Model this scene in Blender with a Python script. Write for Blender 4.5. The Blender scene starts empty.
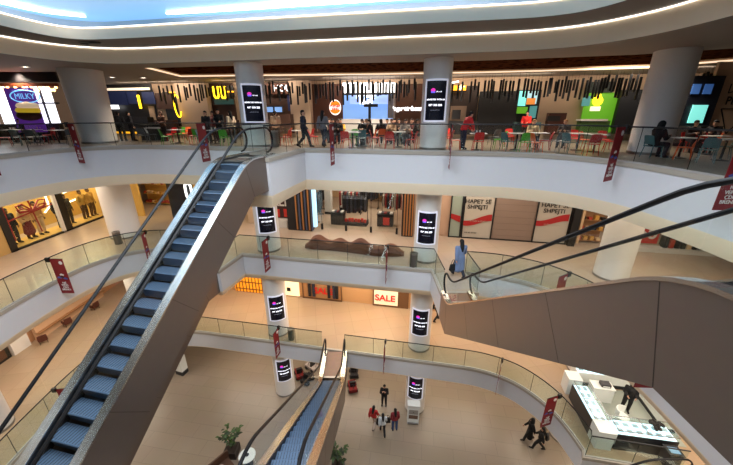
import bpy, bmesh, math, random
from mathutils import Vector, Matrix
from mathutils.geometry import tessellate_polygon
random.seed(11)
S = bpy.context.scene
C = S.collection
PI = math.pi

# ------------------------------------------------------------------ survey of the place (metres)
EYE, PITCH, FPX, CX, CY = 1.52, math.radians(20.35), 316.0, 366.5, 232.5
ct, st = math.cos(PITCH), math.sin(PITCH)
def ray(u, v):
    a, b = (u-CX)/FPX, (CY-v)/FPX
    return a, ct+b*st, -st+b*ct
def at(u, v, z):
    d = ray(u, v); t = (z-EYE)/d[2]
    return d[0]*t, d[1]*t
def up(u, v, y):
    d = ray(u, v); t = y/d[1]
    return d[0]*t, EYE+d[2]*t
def bear(u, v=122):
    d = ray(u, v); return d[0]/d[1]
Z3, Z2, Z1, Z0 = 0.0, -5.85, -11.7, -16.71
FACX = lambda x: 14.98-.19*x                     # far edge of the atrium
ANG = -math.atan(.19)

# ------------------------------------------------------------------ materials
def lin(c):
    c = c/255
    return c/12.92 if c <= .04045 else ((c+.055)/1.055)**2.4
def rgb(r, g, b): return (lin(r), lin(g), lin(b), 1)
MATS = {}
def mat(key, col, rough=.6, metal=0., emit=0., ecol=None, noise=0., spec=.5):
    if key in MATS: return MATS[key]
    m = bpy.data.materials.new(key); m.use_nodes = True
    nt = m.node_tree; b = nt.nodes['Principled BSDF']
    c = rgb(*col)
    b.inputs['Base Color'].default_value = c
    b.inputs['Roughness'].default_value = rough
    b.inputs['Metallic'].default_value = metal
    b.inputs['Specular IOR Level'].default_value = spec
    tc = nt.nodes.new('ShaderNodeTexCoord'); nz = nt.nodes.new('ShaderNodeTexNoise')
    nz.inputs['Scale'].default_value = 6.; nz.inputs['Detail'].default_value = 3.
    nt.links.new(tc.outputs['Object'], nz.inputs['Vector'])
    mx = nt.nodes.new('ShaderNodeMix'); mx.data_type = 'RGBA'; mx.blend_type = 'MULTIPLY'
    mx.inputs['Factor'].default_value = noise or .06
    mx.inputs['A'].default_value = c
    nt.links.new(nz.outputs['Color'], mx.inputs['B']); nt.links.new(mx.outputs['Result'], b.inputs['Base Color'])
    if emit:
        b.inputs['Emission Color'].default_value = rgb(*(ecol or col)); b.inputs['Emission Strength'].default_value = emit
    MATS[key] = m
    return m
def tiles(key, c1, c2, grout, w, h, rough=.35, off=.5, rot=0., gw=.012):
    m = bpy.data.materials.new(key); m.use_nodes = True; nt = m.node_tree; b = nt.nodes['Principled BSDF']
    tc = nt.nodes.new('ShaderNodeTexCoord'); mp = nt.nodes.new('ShaderNodeMapping'); br = nt.nodes.new('ShaderNodeTexBrick')
    mp.inputs['Rotation'].default_value = (0, 0, rot)
    nt.links.new(tc.outputs['Object'], mp.inputs['Vector']); nt.links.new(mp.outputs['Vector'], br.inputs['Vector'])
    br.offset = off
    br.inputs['Color1'].default_value = rgb(*c1); br.inputs['Color2'].default_value = rgb(*c2); br.inputs['Mortar'].default_value = rgb(*grout)
    br.inputs['Scale'].default_value = 1.; br.inputs['Mortar Size'].default_value = gw
    br.inputs['Brick Width'].default_value = w; br.inputs['Row Height'].default_value = h
    nz = nt.nodes.new('ShaderNodeTexNoise'); nz.inputs['Scale'].default_value = .9; nz.inputs['Detail'].default_value = 5.
    nt.links.new(tc.outputs['Object'], nz.inputs['Vector'])
    mx = nt.nodes.new('ShaderNodeMix'); mx.data_type = 'RGBA'; mx.blend_type = 'MULTIPLY'; mx.inputs['Factor'].default_value = .12
    nt.links.new(br.outputs['Color'], mx.inputs['A']); nt.links.new(nz.outputs['Color'], mx.inputs['B'])
    nt.links.new(mx.outputs['Result'], b.inputs['Base Color'])
    b.inputs['Roughness'].default_value = rough
    MATS[key] = m
    return m
def glass_mat(key, tint, refl=.12):
    m = bpy.data.materials.new(key); m.use_nodes = True; nt = m.node_tree
    nt.nodes.remove(nt.nodes['Principled BSDF']); o = nt.nodes['Material Output']
    t = nt.nodes.new('ShaderNodeBsdfTransparent'); t.inputs['Color'].default_value = tint+(1,)
    g = nt.nodes.new('ShaderNodeBsdfGlossy'); g.inputs['Roughness'].default_value = .03; g.inputs['Color'].default_value = (.9, .95, .92, 1)
    f = nt.nodes.new('ShaderNodeLayerWeight'); f.inputs['Blend'].default_value = .5
    pw = nt.nodes.new('ShaderNodeMath'); pw.operation = 'POWER'; pw.inputs[1].default_value = 5.
    ma = nt.nodes.new('ShaderNodeMath'); ma.operation = 'MULTIPLY_ADD'; ma.inputs[1].default_value = refl*3; ma.inputs[2].default_value = refl*.22
    nt.links.new(f.outputs['Facing'], pw.inputs[0]); nt.links.new(pw.outputs[0], ma.inputs[0])
    x = nt.nodes.new('ShaderNodeMixShader')
    nt.links.new(ma.outputs[0], x.inputs[0]); nt.links.new(t.outputs[0], x.inputs[1]); nt.links.new(g.outputs[0], x.inputs[2])
    nt.links.new(x.outputs[0], o.inputs['Surface'])
    MATS[key] = m
    return m
glass = glass_mat('rail_glass', (.87, .93, .91), .16)
clearglass = glass_mat('clear_rail_glass', (.945, .965, .955), .1)
escglass = glass_mat('escalator_glass', (.965, .985, .975), .09)
shopglass = glass_mat('shop_glass', (.95, .97, .96))
white = mat('fascia_white', (216, 215, 217), .45)
cream = mat('fascia_cream', (246, 226, 194), .55)
plaster = mat('plaster_white', (225, 220, 214), .6)
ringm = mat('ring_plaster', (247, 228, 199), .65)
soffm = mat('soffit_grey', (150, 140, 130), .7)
tan = mat('wall_tan', (186, 158, 130), .7)
brownp = mat('brown_panel', (92, 54, 30), .6, noise=.4)
black = mat('black', (14, 14, 16), .45)
blackm = mat('black_metal', (22, 24, 28), .35, .3)
rubber = mat('handrail_rubber', (10, 10, 12), .5, spec=.25)
steel = mat('brushed_steel', (150, 146, 142), .3, .9)
trussm = mat('truss_cladding', (122, 110, 102), .36, .7, noise=.1)
deckm = mat('deck_metal', (222, 220, 216), .24, 1.)
stepm = mat('step_metal', (72, 92, 116), .45, .35)  # grey metal; blue of the reflected ceiling is put into this colour
platem = mat('landing_plate', (128, 108, 98), .4, .6, noise=.3)
ledw = mat('led_white', (255, 250, 242), .5, emit=2.6)
warmled = mat('led_warm', (255, 226, 190), .5, emit=1.0)
redm = mat('banner_red', (128, 12, 22), .6)
woodslat = mat('bench_wood', (128, 78, 54), .6, noise=.3)
skin = mat('skin', (196, 150, 124), .6)
hairb = mat('hair_black', (16, 13, 12), .5)
hairbr = mat('hair_brown', (58, 36, 24), .5)
mat('card_red',(200,44,34),.5)
def emis(key, col, e): return mat(key, col, .5, emit=e)

# ------------------------------------------------------------------ mesh helpers
class MB:
    def __init__(s): s.v, s.f, s.m = [], [], []; s.cur = 0
    def add(s, vs, fs, M=None):
        n = len(s.v)
        s.v += [tuple(M @ Vector(p)) if M else tuple(p) for p in vs]
        s.f += [tuple(i+n for i in f) for f in fs]; s.m += [s.cur]*len(fs)
        return s
    def box(s, c, d, rz=0., M=None):
        x, y, z = d[0]/2, d[1]/2, d[2]/2
        vs = [(-x,-y,-z),(x,-y,-z),(x,y,-z),(-x,y,-z),(-x,-y,z),(x,-y,z),(x,y,z),(-x,y,z)]
        T = Matrix.Translation(c) @ Matrix.Rotation(rz, 4, 'Z')
        return s.add(vs, [(0,3,2,1),(4,5,6,7),(0,1,5,4),(1,2,6,5),(2,3,7,6),(3,0,4,7)], M @ T if M else T)
    def prism(s, poly, z0, z1):
        n = len(poly)
        vs = [(p[0],p[1],z0) for p in poly]+[(p[0],p[1],z1) for p in poly]
        return s.add(vs, [tuple(range(n-1,-1,-1)), tuple(range(n,2*n))]+[(i,(i+1)%n,n+(i+1)%n,n+i) for i in range(n)])
    def lathe(s, prof, n=24, c=(0,0,0), M=None, a0=0., a1=2*PI, cap=True):
        full = abs(a1-a0-2*PI) < 1e-6; k = n if full else n+1
        vs = [(c[0]+r*math.cos(a0+(a1-a0)*i/n), c[1]+r*math.sin(a0+(a1-a0)*i/n), c[2]+z) for r, z in prof for i in range(k)]
        fs = []
        for j in range(len(prof)-1):
            for i in range(n if full else n):
                i2 = (i+1) % k
                fs.append((j*k+i, j*k+i2, (j+1)*k+i2, (j+1)*k+i))
        if full and cap:
            fs.append(tuple(range(n-1,-1,-1))); fs.append(tuple(range((len(prof)-1)*n, len(prof)*n)))
        return s.add(vs, fs, M)
    def tube(s, path, r, n=8, sx=1., sy=1., closed=False):
        P = [Vector(p) for p in path]; vs = []
        ups = Vector((0,0,1)); k = len(P)
        d0 = (P[1]-P[0]).normalized()
        if abs(d0.z) > .9: ups = Vector((0,1,0))
        nrm = d0.cross(ups).normalized()
        for i, p in enumerate(P):
            d = (P[min(i+1,k-1)]-P[max(i-1,0)]).normalized()
            nrm = (nrm-d*nrm.dot(d)).normalized(); bn = nrm.cross(d)
            rr = r[i] if isinstance(r, (list,tuple)) else r
            for j in range(n):
                a = 2*PI*j/n
                vs.append(p+nrm*(rr*sx*math.cos(a))+bn*(rr*sy*math.sin(a)))
        fs = [(i*n+j, i*n+(j+1)%n, (i+1)*n+(j+1)%n, (i+1)*n+j) for i in range(k-1) for j in range(n)]
        fs += [tuple(range(n-1,-1,-1)), tuple(range((k-1)*n, k*n))]
        return s.add(vs, fs)
    def wall(s, path, z0, z1, th=0.):
        """upright strip along a plan path, th thick towards its left"""
        n = len(path)
        if th:
            off = offset_open(path, th)
            for i in range(n-1):
                q = [path[i], path[i+1], off[i+1], off[i]]
                s.prism(q, z0, z1)
            return s
        vs = [(p[0],p[1],z0) for p in path]+[(p[0],p[1],z1) for p in path]
        return s.add(vs, [(i,i+1,n+i+1,n+i) for i in range(n-1)])
    def build(s, name, m, parent=None, smooth=False, loc=None):
        me = bpy.data.meshes.new(name); me.from_pydata(s.v, [], s.f); me.update()
        bm = bmesh.new(); bm.from_mesh(me); bmesh.ops.recalc_face_normals(bm, faces=bm.faces[:]); bm.to_mesh(me); bm.free()
        for k in (m if isinstance(m, (list,tuple)) else [m]): me.materials.append(k)
        if isinstance(m, (list,tuple)):
            for p, i in zip(me.polygons, s.m): p.material_index = i
        if smooth:
            me.shade_smooth() if hasattr(me, 'shade_smooth') else None
            try: me.set_sharp_from_angle(angle=math.radians(40))
            except Exception: pass
        return link(name, me, parent, loc)
def link(name, me, parent=None, loc=None):
    o = bpy.data.objects.new(name, me); C.objects.link(o)
    if parent: o.parent = parent
    if loc: o.location = loc
    return o
def offset_open(path, d):
    out = []; n = len(path)
    for i in range(n):
        a, b = path[max(i-1,0)], path[min(i+1,n-1)]
        segs = []
        if i > 0: segs.append((path[i][0]-path[i-1][0], path[i][1]-path[i-1][1]))
        if i < n-1: segs.append((path[i+1][0]-path[i][0], path[i+1][1]-path[i][1]))
        ns = []
        for dx, dy in segs:
            l = math.hypot(dx, dy); ns.append((-dy/l, dx/l))
        nx, ny = sum(q[0] for q in ns), sum(q[1] for q in ns); l = math.hypot(nx, ny); nx, ny = nx/l, ny/l
        k = max(.5, nx*ns[0][0]+ny*ns[0][1])
        out.append((path[i][0]+nx*d/k, path[i][1]+ny*d/k))
    return out
def offset_loop(poly, d):
    e = offset_open([poly[-1]]+list(poly)+[poly[0]], d)
    return e[1:-1]
def struct(o): o['kind'] = 'structure'; return o
def tag(o, label, cat, group=None):
    o['label'] = label; o['category'] = cat
    if group: o['group'] = group
    return o
def thing(name, label, cat, loc=(0,0,0), rz=0., group=None):
    o = bpy.data.objects.new(name, None); C.objects.link(o); o.empty_display_size = .2
    o.location = loc; o.rotation_euler = (0,0,rz)
    return tag(o, label, cat, group)
def dup(root, loc, rz, label, group=None):
    r = root.copy(); C.objects.link(r); r.location = loc; r.rotation_euler = (0,0,rz); r['label'] = label
    if group: r['group'] = group
    for ch in list(root.children):
        c = ch.copy(); C.objects.link(c); c.parent = r
        for g in list(ch.children):
            d = g.copy(); C.objects.link(d); d.parent = c
    return r
def catmull(pts, k=6):
    out = []; n = len(pts)
    for i in range(n-1):
        p0, p1, p2, p3 = pts[max(i-1,0)], pts[i], pts[i+1], pts[min(i+2,n-1)]
        for j in range(k):
            t = j/k
            out.append(tuple(.5*((2*b)+(-a+c)*t+(2*a-5*b+4*c-d)*t*t+(-a+3*b-3*c+d)*t**3) for a,b,c,d in zip(p0,p1,p2,p3)))
    out.append(tuple(pts[-1])); return out
def flat(name, outer, holes, z, m, down=False):
    loops = [outer]+holes
    tri = tessellate_polygon([[Vector((p[0],p[1],0)) for p in l] for l in loops])
    vs = [(p[0],p[1],z) for l in loops for p in l]
    me = bpy.data.meshes.new(name); me.from_pydata(vs, [], [tuple(t) for t in tri]); me.update()
    bm = bmesh.new(); bm.from_mesh(me)
    for f in bm.faces:
        f.normal_update()
        if (f.normal.z > 0) == down: f.normal_flip()
    bm.to_mesh(me); bm.free(); me.materials.append(m)
    return struct(link(name, me))
def text_mesh(s, size, extrude=.004, align='CENTER', bold=0.):
    cu = bpy.data.curves.new('lettering', 'FONT'); cu.body = s; cu.size = size; cu.extrude = extrude; cu.align_x = align; cu.align_y = 'CENTER'
    cu.offset = bold; cu.space_line = .95
    o = bpy.data.objects.new('lettering', cu); C.objects.link(o)
    dg = bpy.context.evaluated_depsgraph_get(); me = bpy.data.meshes.new_from_object(o.evaluated_get(dg))
    bpy.data.objects.remove(o); bpy.data.curves.remove(cu)
    return me
def lettering(s, size, m, parent, loc, rz=0., name='lettering', bold=0., align='CENTER', wrapR=0., ex=.004):
    """upright lettering facing -Y of its thing"""
    me = text_mesh(s, size, ex, align, bold)
    for v in me.vertices:
        x, y, z = v.co
        if wrapR:
            a = (x+loc[0])/wrapR; R = wrapR+.012+z
            v.co = (R*math.sin(a), -R*math.cos(a), y+loc[2])
        else:
            p = Matrix.Rotation(rz,4,'Z') @ Vector((x, -z, y)); v.co = p+Vector(loc)
    me.materials.clear(); me.materials.append(m)
    return link(name, me, parent)

# ------------------------------------------------------------------ atrium outline
LEFT = catmull([(-12.4,.8),(-13.4,3.5),(-14.15,7),(-14.55,10),(-14.75,12.6),(-14.55,14.8),(-13.7,16.35),(-12.2,17.05),(-10.5,16.975)])
RIGHT = catmull([(4.95,14.04),(6.3,13.7),(7.6,13.0),(8.45,12.0),(8.95,10.8),(9.12,9.3),(9.15,7.5),(8.95,5),(8.4,2.5),(7.6,.8)])
RIGHT1 = [p for p in RIGHT if p[1] > 9.15]+[(8.95,9.0),(12.4,8.37)]
P3 = [(-4.65,15.86),(-5.36,12.51),(-3.70,12.15),(-2.97,15.54)]
P2a = [(-8.68,16.63),(-9.11,14.66),(-7.45,14.3),(-7.01,16.31)]
P2b = [(3.3,14.35),(3.3,12.2),(4.95,12.2)]
OUT3 = LEFT+P3+RIGHT
OUT2 = LEFT+P2a+P2b+RIGHT
OUT1 = LEFT+[(-2.66,15.485),(-1.3,15.227)]+RIGHT1+[(12.4,.8)]
OUTC = LEFT+RIGHT
RECT = [(-34,-9),(34,-9),(34,42),(-34,42)]
fl3 = tiles('floor_tile_upper', (132,118,102), (126,112,97), (106,94,84), .9, .9, .3, .0, ANG)
fl2 = tiles('floor_tile_middle', (176,155,136), (171,150,131), (156,136,119), 1.2, 1.2, .28, .0, ANG)
fl1 = tiles('floor_tile_lower', (170,146,120), (165,141,115), (150,128,104), 1.2, 1.2, .3, .0, ANG)
fl0 = tiles('floor_tile_ground', (146,131,114), (141,126,109), (127,113,98), 1.8, .9, .32, .4, ANG+PI/2*0+.35)
flat('floor', RECT, [OUT3], Z3, fl3); flat('floor', RECT, [OUT2], Z2, fl2); flat('floor', RECT, [OUT1], Z1, fl1)
flat('floor', RECT, [], Z0, fl0)
ceilm = mat('ceiling_cream', (214,200,180), .7)
tn = [0]
def trim(path_mb, m, smooth=False):
    tn[0] += 1
    return struct(path_mb.build('trim_%d' % tn[0], m, smooth=smooth))
for out, z, hi, cr in ((OUT3,Z3,1.45,True),(OUT2,Z2,1.2,True),(OUT1,Z1,1.15,False)):
    lp = out+[out[0]]
    b = MB(); b.wall(lp, z-hi, z-.13, -.0); trim(b, white, True)
    b = MB()
    lip = offset_open(lp, -.03); n = len(lp)
    for i in range(n-1):
        q = [lip[i], lip[i+1], offset_open(lp,.1)[i+1], offset_open(lp,.1)[i]]
        b.prism(q, z-.14, z+.012)
    trim(b, mat('edge_stone', (170,160,146), .4))
    inn = offset_open(lp, .16 if z == Z3 else .22); low = z-hi-((.54 if z == Z3 else .38) if cr else .12)
    b = MB(); k = len(lp)
    b.add([(p[0],p[1],z-hi) for p in lp]+[(p[0],p[1],z-hi-.03) for p in lp]+[(p[0],p[1],low) for p in inn],
          [(i,i+1,k+i+1,k+i) for i in range(k-1)]+[(k+i,k+i+1,2*k+i+1,2*k+i) for i in range(k-1)])
    trim(b, cream, True)
    flat('ceiling', RECT, [inn[:-1]], low, ceilm, True)

# stepped ceiling over the atrium
RECESS = [(-11.7,18.6),(-6.4,17.75),(0,16.85),(5.2,16.2),(11,14.7),(16,12.2),(21,9),(22,13),(17.2,16.2),(14.8,18.6),(10,20.1),(6.8,20.8),(0,21.7),(-8.2,22.4),(-12.1,22.8)]
ZC = 3.85
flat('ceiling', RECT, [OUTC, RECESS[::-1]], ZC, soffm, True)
INS = offset_loop(OUTC, -1.75)
lp = OUTC+[OUTC[0]]; li = INS+[INS[0]]
b = MB(); b.wall(lp, ZC, 4.52); trim(b, ringm, True)
b = MB(); b.wall(offset_open(lp,-.04), 4.475, 4.505, .04); trim(b, ledw)
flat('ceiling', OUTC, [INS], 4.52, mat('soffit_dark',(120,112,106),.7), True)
b = MB(); b.wall(li, 4.52, 4.97); trim(b, ringm, True)
b = MB(); b.wall(offset_open(li,-.04), 4.925, 4.955, .04); trim(b, ledw)
TOP = offset_loop(INS, .9)
flat('ceiling', TOP, [INS], 4.97, plaster, False)
b = MB(); b.wall(TOP+[TOP[0]], 4.97, 5.4); trim(b, plaster)
skym = mat('stretch_ceiling', (130,176,220), .3, emit=.85, ecol=(128,178,222))
flat('ceiling', TOP, [], 5.38, skym, True)
for nm, pts, w in (('cove_light', [(-13.6,12.2),(-13.25,13.6),(-12.75,14.7),(-11.6,15.35)], .55), ('cove_light', [(-8.0,14.95),(-4.6,14.35),(-1.3,13.7),(3,12.9),(5.5,12.2)], .6)):
    p = catmull(pts, 8); n = len(p); b = MB()
    for i in range(n-1):
        def wd(i): return w*min(1., .12+1.6*min(i, (n-1-i)*(1 if nm else 1))/n)
        a = offset_open(p, -1.0)
        def pt(i, s): return (p[i][0]+(a[i][0]-p[i][0])*s*wd(i), p[i][1]+(a[i][1]-p[i][1])*s*wd(i))
        b.prism([pt(i,0), pt(i+1,0), pt(i+1,1), pt(i,1)], 5.31, 5.37)
    o = b.build('cove_light', emis('cove_white', (245,250,255), 4.))
    tag(o, 'long white light cove on the blue ceiling, ' + ('at the left corner' if pts[0][0] < -10 else 'the longer one along the middle'), 'ceiling light')

# wooden recessed ceiling of the food court
wood = bpy.data.materials.new('slatted_wood'); wood.use_nodes = True
nt = wood.node_tree; bs = nt.nodes['Principled BSDF']; bs.inputs['Roughness'].default_value = 1.; bs.inputs['Specular IOR Level'].default_value = 0.
tc = nt.nodes.new('ShaderNodeTexCoord'); vo = nt.nodes.new('ShaderNodeTexVoronoi'); vo.inputs['Scale'].default_value = 2.6
cr = nt.nodes.new('ShaderNodeValToRGB'); cr.color_ramp.elements[0].position = .3; cr.color_ramp.elements[0].color = rgb(26,14,10)
cr.color_ramp.elements[1].position = .42; cr.color_ramp.elements[1].color = rgb(70,40,24)
nt.links.new(tc.outputs['Object'], vo.inputs['Vector']); nt.links.new(vo.outputs['Distance'], cr.inputs[0]); nt.links.new(cr.outputs[0], bs.inputs['Base Color'])
flat('ceiling', RECESS, [], 4.02, wood, True)
b = MB(); b.wall(RECESS[:7], ZC, 4.02); trim(b, tan)
bk = RECESS[7:]+[RECESS[0]]
b = MB(); b.wall(bk, ZC, 4.02); trim(b, tan)
o = MB().wall(offset_open(bk, .03), 3.86, 3.93, .05).build('light_strip', warmled)
tag(o, 'long warm white light strip along the back of the wooden ceiling', 'ceiling light')

# ------------------------------------------------------------------ columns
COLS = {}
def column(x, y, r, z0, z1, rt=None):
    b = MB(); b.lathe([(r,0),(rt or r, z1-z0)], 40, (0,0,0), cap=False)
    o = struct(b.build('column', plaster, smooth=True, loc=(x,y,z0)))
    k = MB(); k.lathe([(r+.015,0),(r+.015,.1),(r,.1)], 40, cap=False); kb = k.build('baseboard', steel, o, True)
    return o
CA, CB, CL, CR = (-5.72,17.15), (3.2,15.75), (-15.75,19.4), (11.9,13.75)
LV = [(Z3,ZC),(Z2,Z3-1.99),(Z1,Z2-1.58),(Z0,Z1-1.27)]
for i, (z0, z1) in enumerate(LV):
    column(*CA, .66, z0, z1); column(*CB, .64, z0, z1)
    column(*CL, .86, z0, z1, 1.0 if i == 0 else None); column(*CR, .71, z0, z1)
    if i: column(-16.75, 10.3, .62, z0, z1)

# curved advertising screens on the two middle columns
scr = mat('screen_black', (10,11,20), .25, emit=.05, ecol=(40,44,80))
frw = emis('screen_frame', (225,225,240), .35)
txw = emis('screen_text', (235,235,245), 1.6)
txd = emis('screen_text_dim', (150,150,165), .5)
mag = emis('screen_magenta', (205,40,150), 1.2)
blu = emis('screen_blue', (90,90,220), 1.0)
def cscreen(col, r, zc, lv, cname):
    ang = math.atan2(-col[0], col[1]-2)     # turned to the middle of the atrium
    t = thing('advertising_screen', 'curved black advertising screen on the %s column, %s' % (cname, lv), 'screen', (col[0],col[1],zc), ang, 'curved screens on the columns')
    def shell(w, h, r0, r1, nm, m):
        a = w/2/r0; n = 14; vs = []; b = MB()
        for rr in (r0, r1):
            for z in (-h/2, h/2):
                for i in range(n+1):
                    q = -a+2*a*i/n; vs.append((rr*math.sin(q), -rr*math.cos(q), z))
        k = n+1; fs = []
        for i in range(n):
            fs += [(i,i+1,k+i+1,k+i), (2*k+i,2*k+i+1,3*k+i+1,3*k+i), (i,i+1,2*k+i+1,2*k+i), (k+i,k+i+1,3*k+i+1,3*k+i)]
        fs += [(0,k,3*k,2*k),(n,k+n,3*k+n,2*k+n)]
        b.add(vs, fs); return b.build(nm, m, t, True)
    shell(1.04, 1.78, r+.004, r+.035, 'frame', frw)
    d = shell(.88, 1.62, r+.03, r+.045, 'display', scr)
    R = r+.045
    for k, (dx, dz, rr, m) in enumerate(((-.13,.43,.10,mag),(-.17,.36,.055,blu),(-.09,.36,.055,blu))):
        b = MB(); n = 14
        vs = []
        for rad in (R+.002, R+.012):
            for i in range(n):
                a = 2*PI*i/n; x = dx+rr*math.cos(a); z = dz+rr*.8*math.sin(a); vs.append((rad*math.sin(x/R), -rad*math.cos(x/R), z))
        b.add(vs, [tuple(range(n,2*n))]+[(i,(i+1)%n,n+(i+1)%n,n+i) for i in range(n)])
        b.build('logo', m, d)
    lettering('albi mall', .075, txw, d, (.12,0,.37), wrapR=R)
    lettering('ADVERTISE WITH US', .088, txw, d, (0,0,.05), wrapR=R, bold=.002)
    lettering('049 300 200', .115, txw, d, (0,0,-.18), wrapR=R, bold=.003)
    lettering('www.albimall.com', .055, txd, d, (0,0,-.38), wrapR=R)
for lv, za, zb in (('on the food court floor',2.05,2.12),('one floor below the food court',-3.78,-3.88),('two floors below the food court',-9.58,-9.62),('on the ground floor',-14.45,-14.5)):
    cscreen(CA, .66, za, lv, 'left middle'); cscreen(CB, .64, zb, lv, 'right middle')

# ------------------------------------------------------------------ glass railings
def resample(path, step):
    P = [Vector((p[0],p[1])) for p in path]; out = [P[0]]; segs = []
    L = [0.]
    for a, c in zip(P, P[1:]): L.append(L[-1]+(c-a).length)
    n = max(1, round(L[-1]/step)); pts = []
    for k in range(n+1):
        d = L[-1]*k/n
        for i in range(len(P)-1):
            if L[i+1] >= d-1e-6:
                t = (d-L[i])/max(1e-9, L[i+1]-L[i]); pts.append((d, i, P[i].lerp(P[i+1], t))); break
    pieces = []
    for (d0,i0,a), (d1,i1,c) in zip(pts, pts[1:]):
        pieces.append([a]+[P[j] for j in range(i0+1, i1+1) if (P[j]-a).length > 1e-4 and (P[j]-c).length > 1e-4]+[c])
    return pieces
def railing(paths, z, label):
    t = thing('glass_railing', label, 'railing', (0,0,z), 0, 'glass railings around the atrium')
    hr = MB(); ch = MB()
    for path in paths:
        q = offset_open(path, .06)
        hr.tube([(p[0],p[1],1.16) for p in q], .026, 8)
        ch.wall(offset_open(path,.03), .0, .06, .06)
        for pc in resample(q, 1.75):
            pc = [tuple(p) for p in pc]
            a, c = Vector(pc[0]), Vector(pc[-1])
            pc[0] = tuple(a+(Vector(pc[1])-a).normalized()*.012); pc[-1] = tuple(c+(Vector(pc[-2])-c).normalized()*.012)
            MB().wall(pc, .04, 1.15, .014).build('glass_panel', clearglass if z == Z3 else glass, t)
            MB().tube([(a[0],a[1],.03),(a[0],a[1],1.15)], .011, 6).build('post', blackm, t)
    hr.build('handrail', blackm, t, True); ch.build('base_channel', mat('channel_grey', (176,172,166), .4, .3), t)
    return t
cut = lambda L, y: [p for p in L if p[1] > y]
railing([LEFT+P3[:2]], Z3, 'long glass railing on the left of the food court with black handrail')
railing([P3[2:]+RIGHT], Z3, 'glass railing right of the upper escalator landing, along the food court')
railing([LEFT+P2a[:2]], Z2, 'glass railing curving along the left side, one floor below the food court')
railing([P2a[2:]+P2b[:2]], Z2, 'glass railing before the wavy wooden bench')
railing([P2b[2:]+RIGHT], Z2, 'glass railing right of the walker, before the coming soon boards')
railing([LEFT+[(-2.66,15.485)]], Z1, 'glass railing on the second lowest floor, left of the lower escalator gap')
railing([[(-1.3,15.227)]+RIGHT1], Z1, 'glass railing on the second lowest floor, bending around to the jewellery kiosk')

# ------------------------------------------------------------------ red banners hung on the railings
bw = mat('banner_white', (225,220,215), .6); bblue = mat('banner_blue', (70,90,170), .6)
def norm_at(x, y):
    best = min(range(len(OUTC)-1), key=lambda i: (OUTC[i][0]-x)**2+(OUTC[i][1]-y)**2)
    a, c = OUTC[max(best-1,0)], OUTC[best+1]; d = Vector((c[0]-a[0], c[1]-a[1])).normalized()
    return math.atan2(-d.x, d.y)    # heading of the inward normal (to the right of travel)
bn = []
def banner(x, y, z, label, ang=None):
    a = norm_at(x, y) if ang is None else ang
    if not bn:
        t = thing('hanging_banner', label, 'banner', (x,y,z), a, 'red banners on the railings'); bn.append(t)
        MB().box((.0,0,-.02), (.17,.10,.22)).build('clip', black, t)
        MB().tube([(-.04,0,.03),(.72,0,.03)], .015, 8).build('rod', blackm, t)
        cloth = MB().box((.40,0,-.88), (.62,.012,1.8)).build('cloth', redm, t)
        for s in (-1, 1):
            r = 0 if s < 0 else PI
            b = MB(); b.lathe([(.085,0),(.085,.008)], 18, M=Matrix.Translation((.57 if s<0 else .23, s*.007, -.17)) @ Matrix.Rotation(PI/2*(1 if s<0 else -1),4,'X')); b.build('emblem', bw, cloth)
            for dx, dz, m in ((.02,-.80,bw),(-.14,-.95,bblue),(.14,-1.0,bblue),(.0,-.92,black)):
                x = .40-s*dx
                b = MB(); b.tube([(x-.09,s*.007,dz),(x-.02,s*.007,dz+.03),(x+.09,s*.007,dz-.01)], [.03,.05,.035], 8, .12, 1.); b.build('shoe_picture', m, cloth)
            lettering('NJ\u00cb\nVEND,\n\u00c7DO\nBREND!', .125, bw, cloth, (.40, s*.009, -1.40), r, bold=.002)
        return t
    return dup(bn[0], (x,y,z), a, label)
def onpath(u, v, L, z):
    d = ray(u, v); best = None
    for a, c in zip(L, L[1:]):
        for k in range(12):
            p = (a[0]+(c[0]-a[0])*k/12, a[1]+(c[1]-a[1])*k/12)
            e = abs(p[0]/p[1]-d[0]/d[1])
            if p[1] > 3 and (best is None or e < best[0]): best = (e, p)
    return best[1]
for u, v, L, z, lab in ((66,122,LEFT,Z3,'red banner on the food court railing beside the big left column'),
        (204,123,OUTC,Z3,'red banner on the food court railing left of the escalator top'),
        (333,123,OUTC,Z3,'narrow red banner seen edge-on below the walking man'),
        (450,123,OUTC,Z3,'thin red banner seen edge-on beside the right middle column, food court railing'),
        (627,127,RIGHT,Z3,'dark red banner on the food court railing before the far right column'),
        (-42,118,LEFT,Z3,'red banner on the food court railing cut by the left picture edge'),
        (48,261,LEFT,Z2,'red banner in front of the left shop windows, one floor below the food court'),
        (147,240,LEFT,Z2,'red banner beside the left round column, one floor below the food court'),
        (265,238,OUTC,Z2,'red banner hanging before the left middle column, one floor down'),
        (399,244,OUTC,Z2,'thin red banner seen edge-on at the right end of the wavy bench'),
        (571,266,RIGHT,Z2,'small red banner seen through the right escalator glass'),
        (271,327,OUTC,Z1,'red banner on the second lowest railing beside the litter bin'),
        (395,338,OUTC,Z1,'thin red banner seen edge-on above the shoppers group'),
        (504,352,RIGHT,Z1,'narrow red banner at the start of the curved lower railing'),
        (563,384,RIGHT,Z1,'red banner on the curved lower railing above the olive jacket walker'),
        (57,396,LEFT,Z1,'red banner on the lower left railing behind the long escalator')):
    p = onpath(u, v, L, z); banner(p[0], p[1], z+1.13, lab, math.radians(-148) if 'far right column' in lab else None)
banner(9.14, 7.4, Z3+1.13, 'large near red banner with a white slogan above the right escalator handrails')
banner(9.1, 7.6, Z2+1.13, 'red banner peeking out under the right escalator near the jewellery kiosk')

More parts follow.
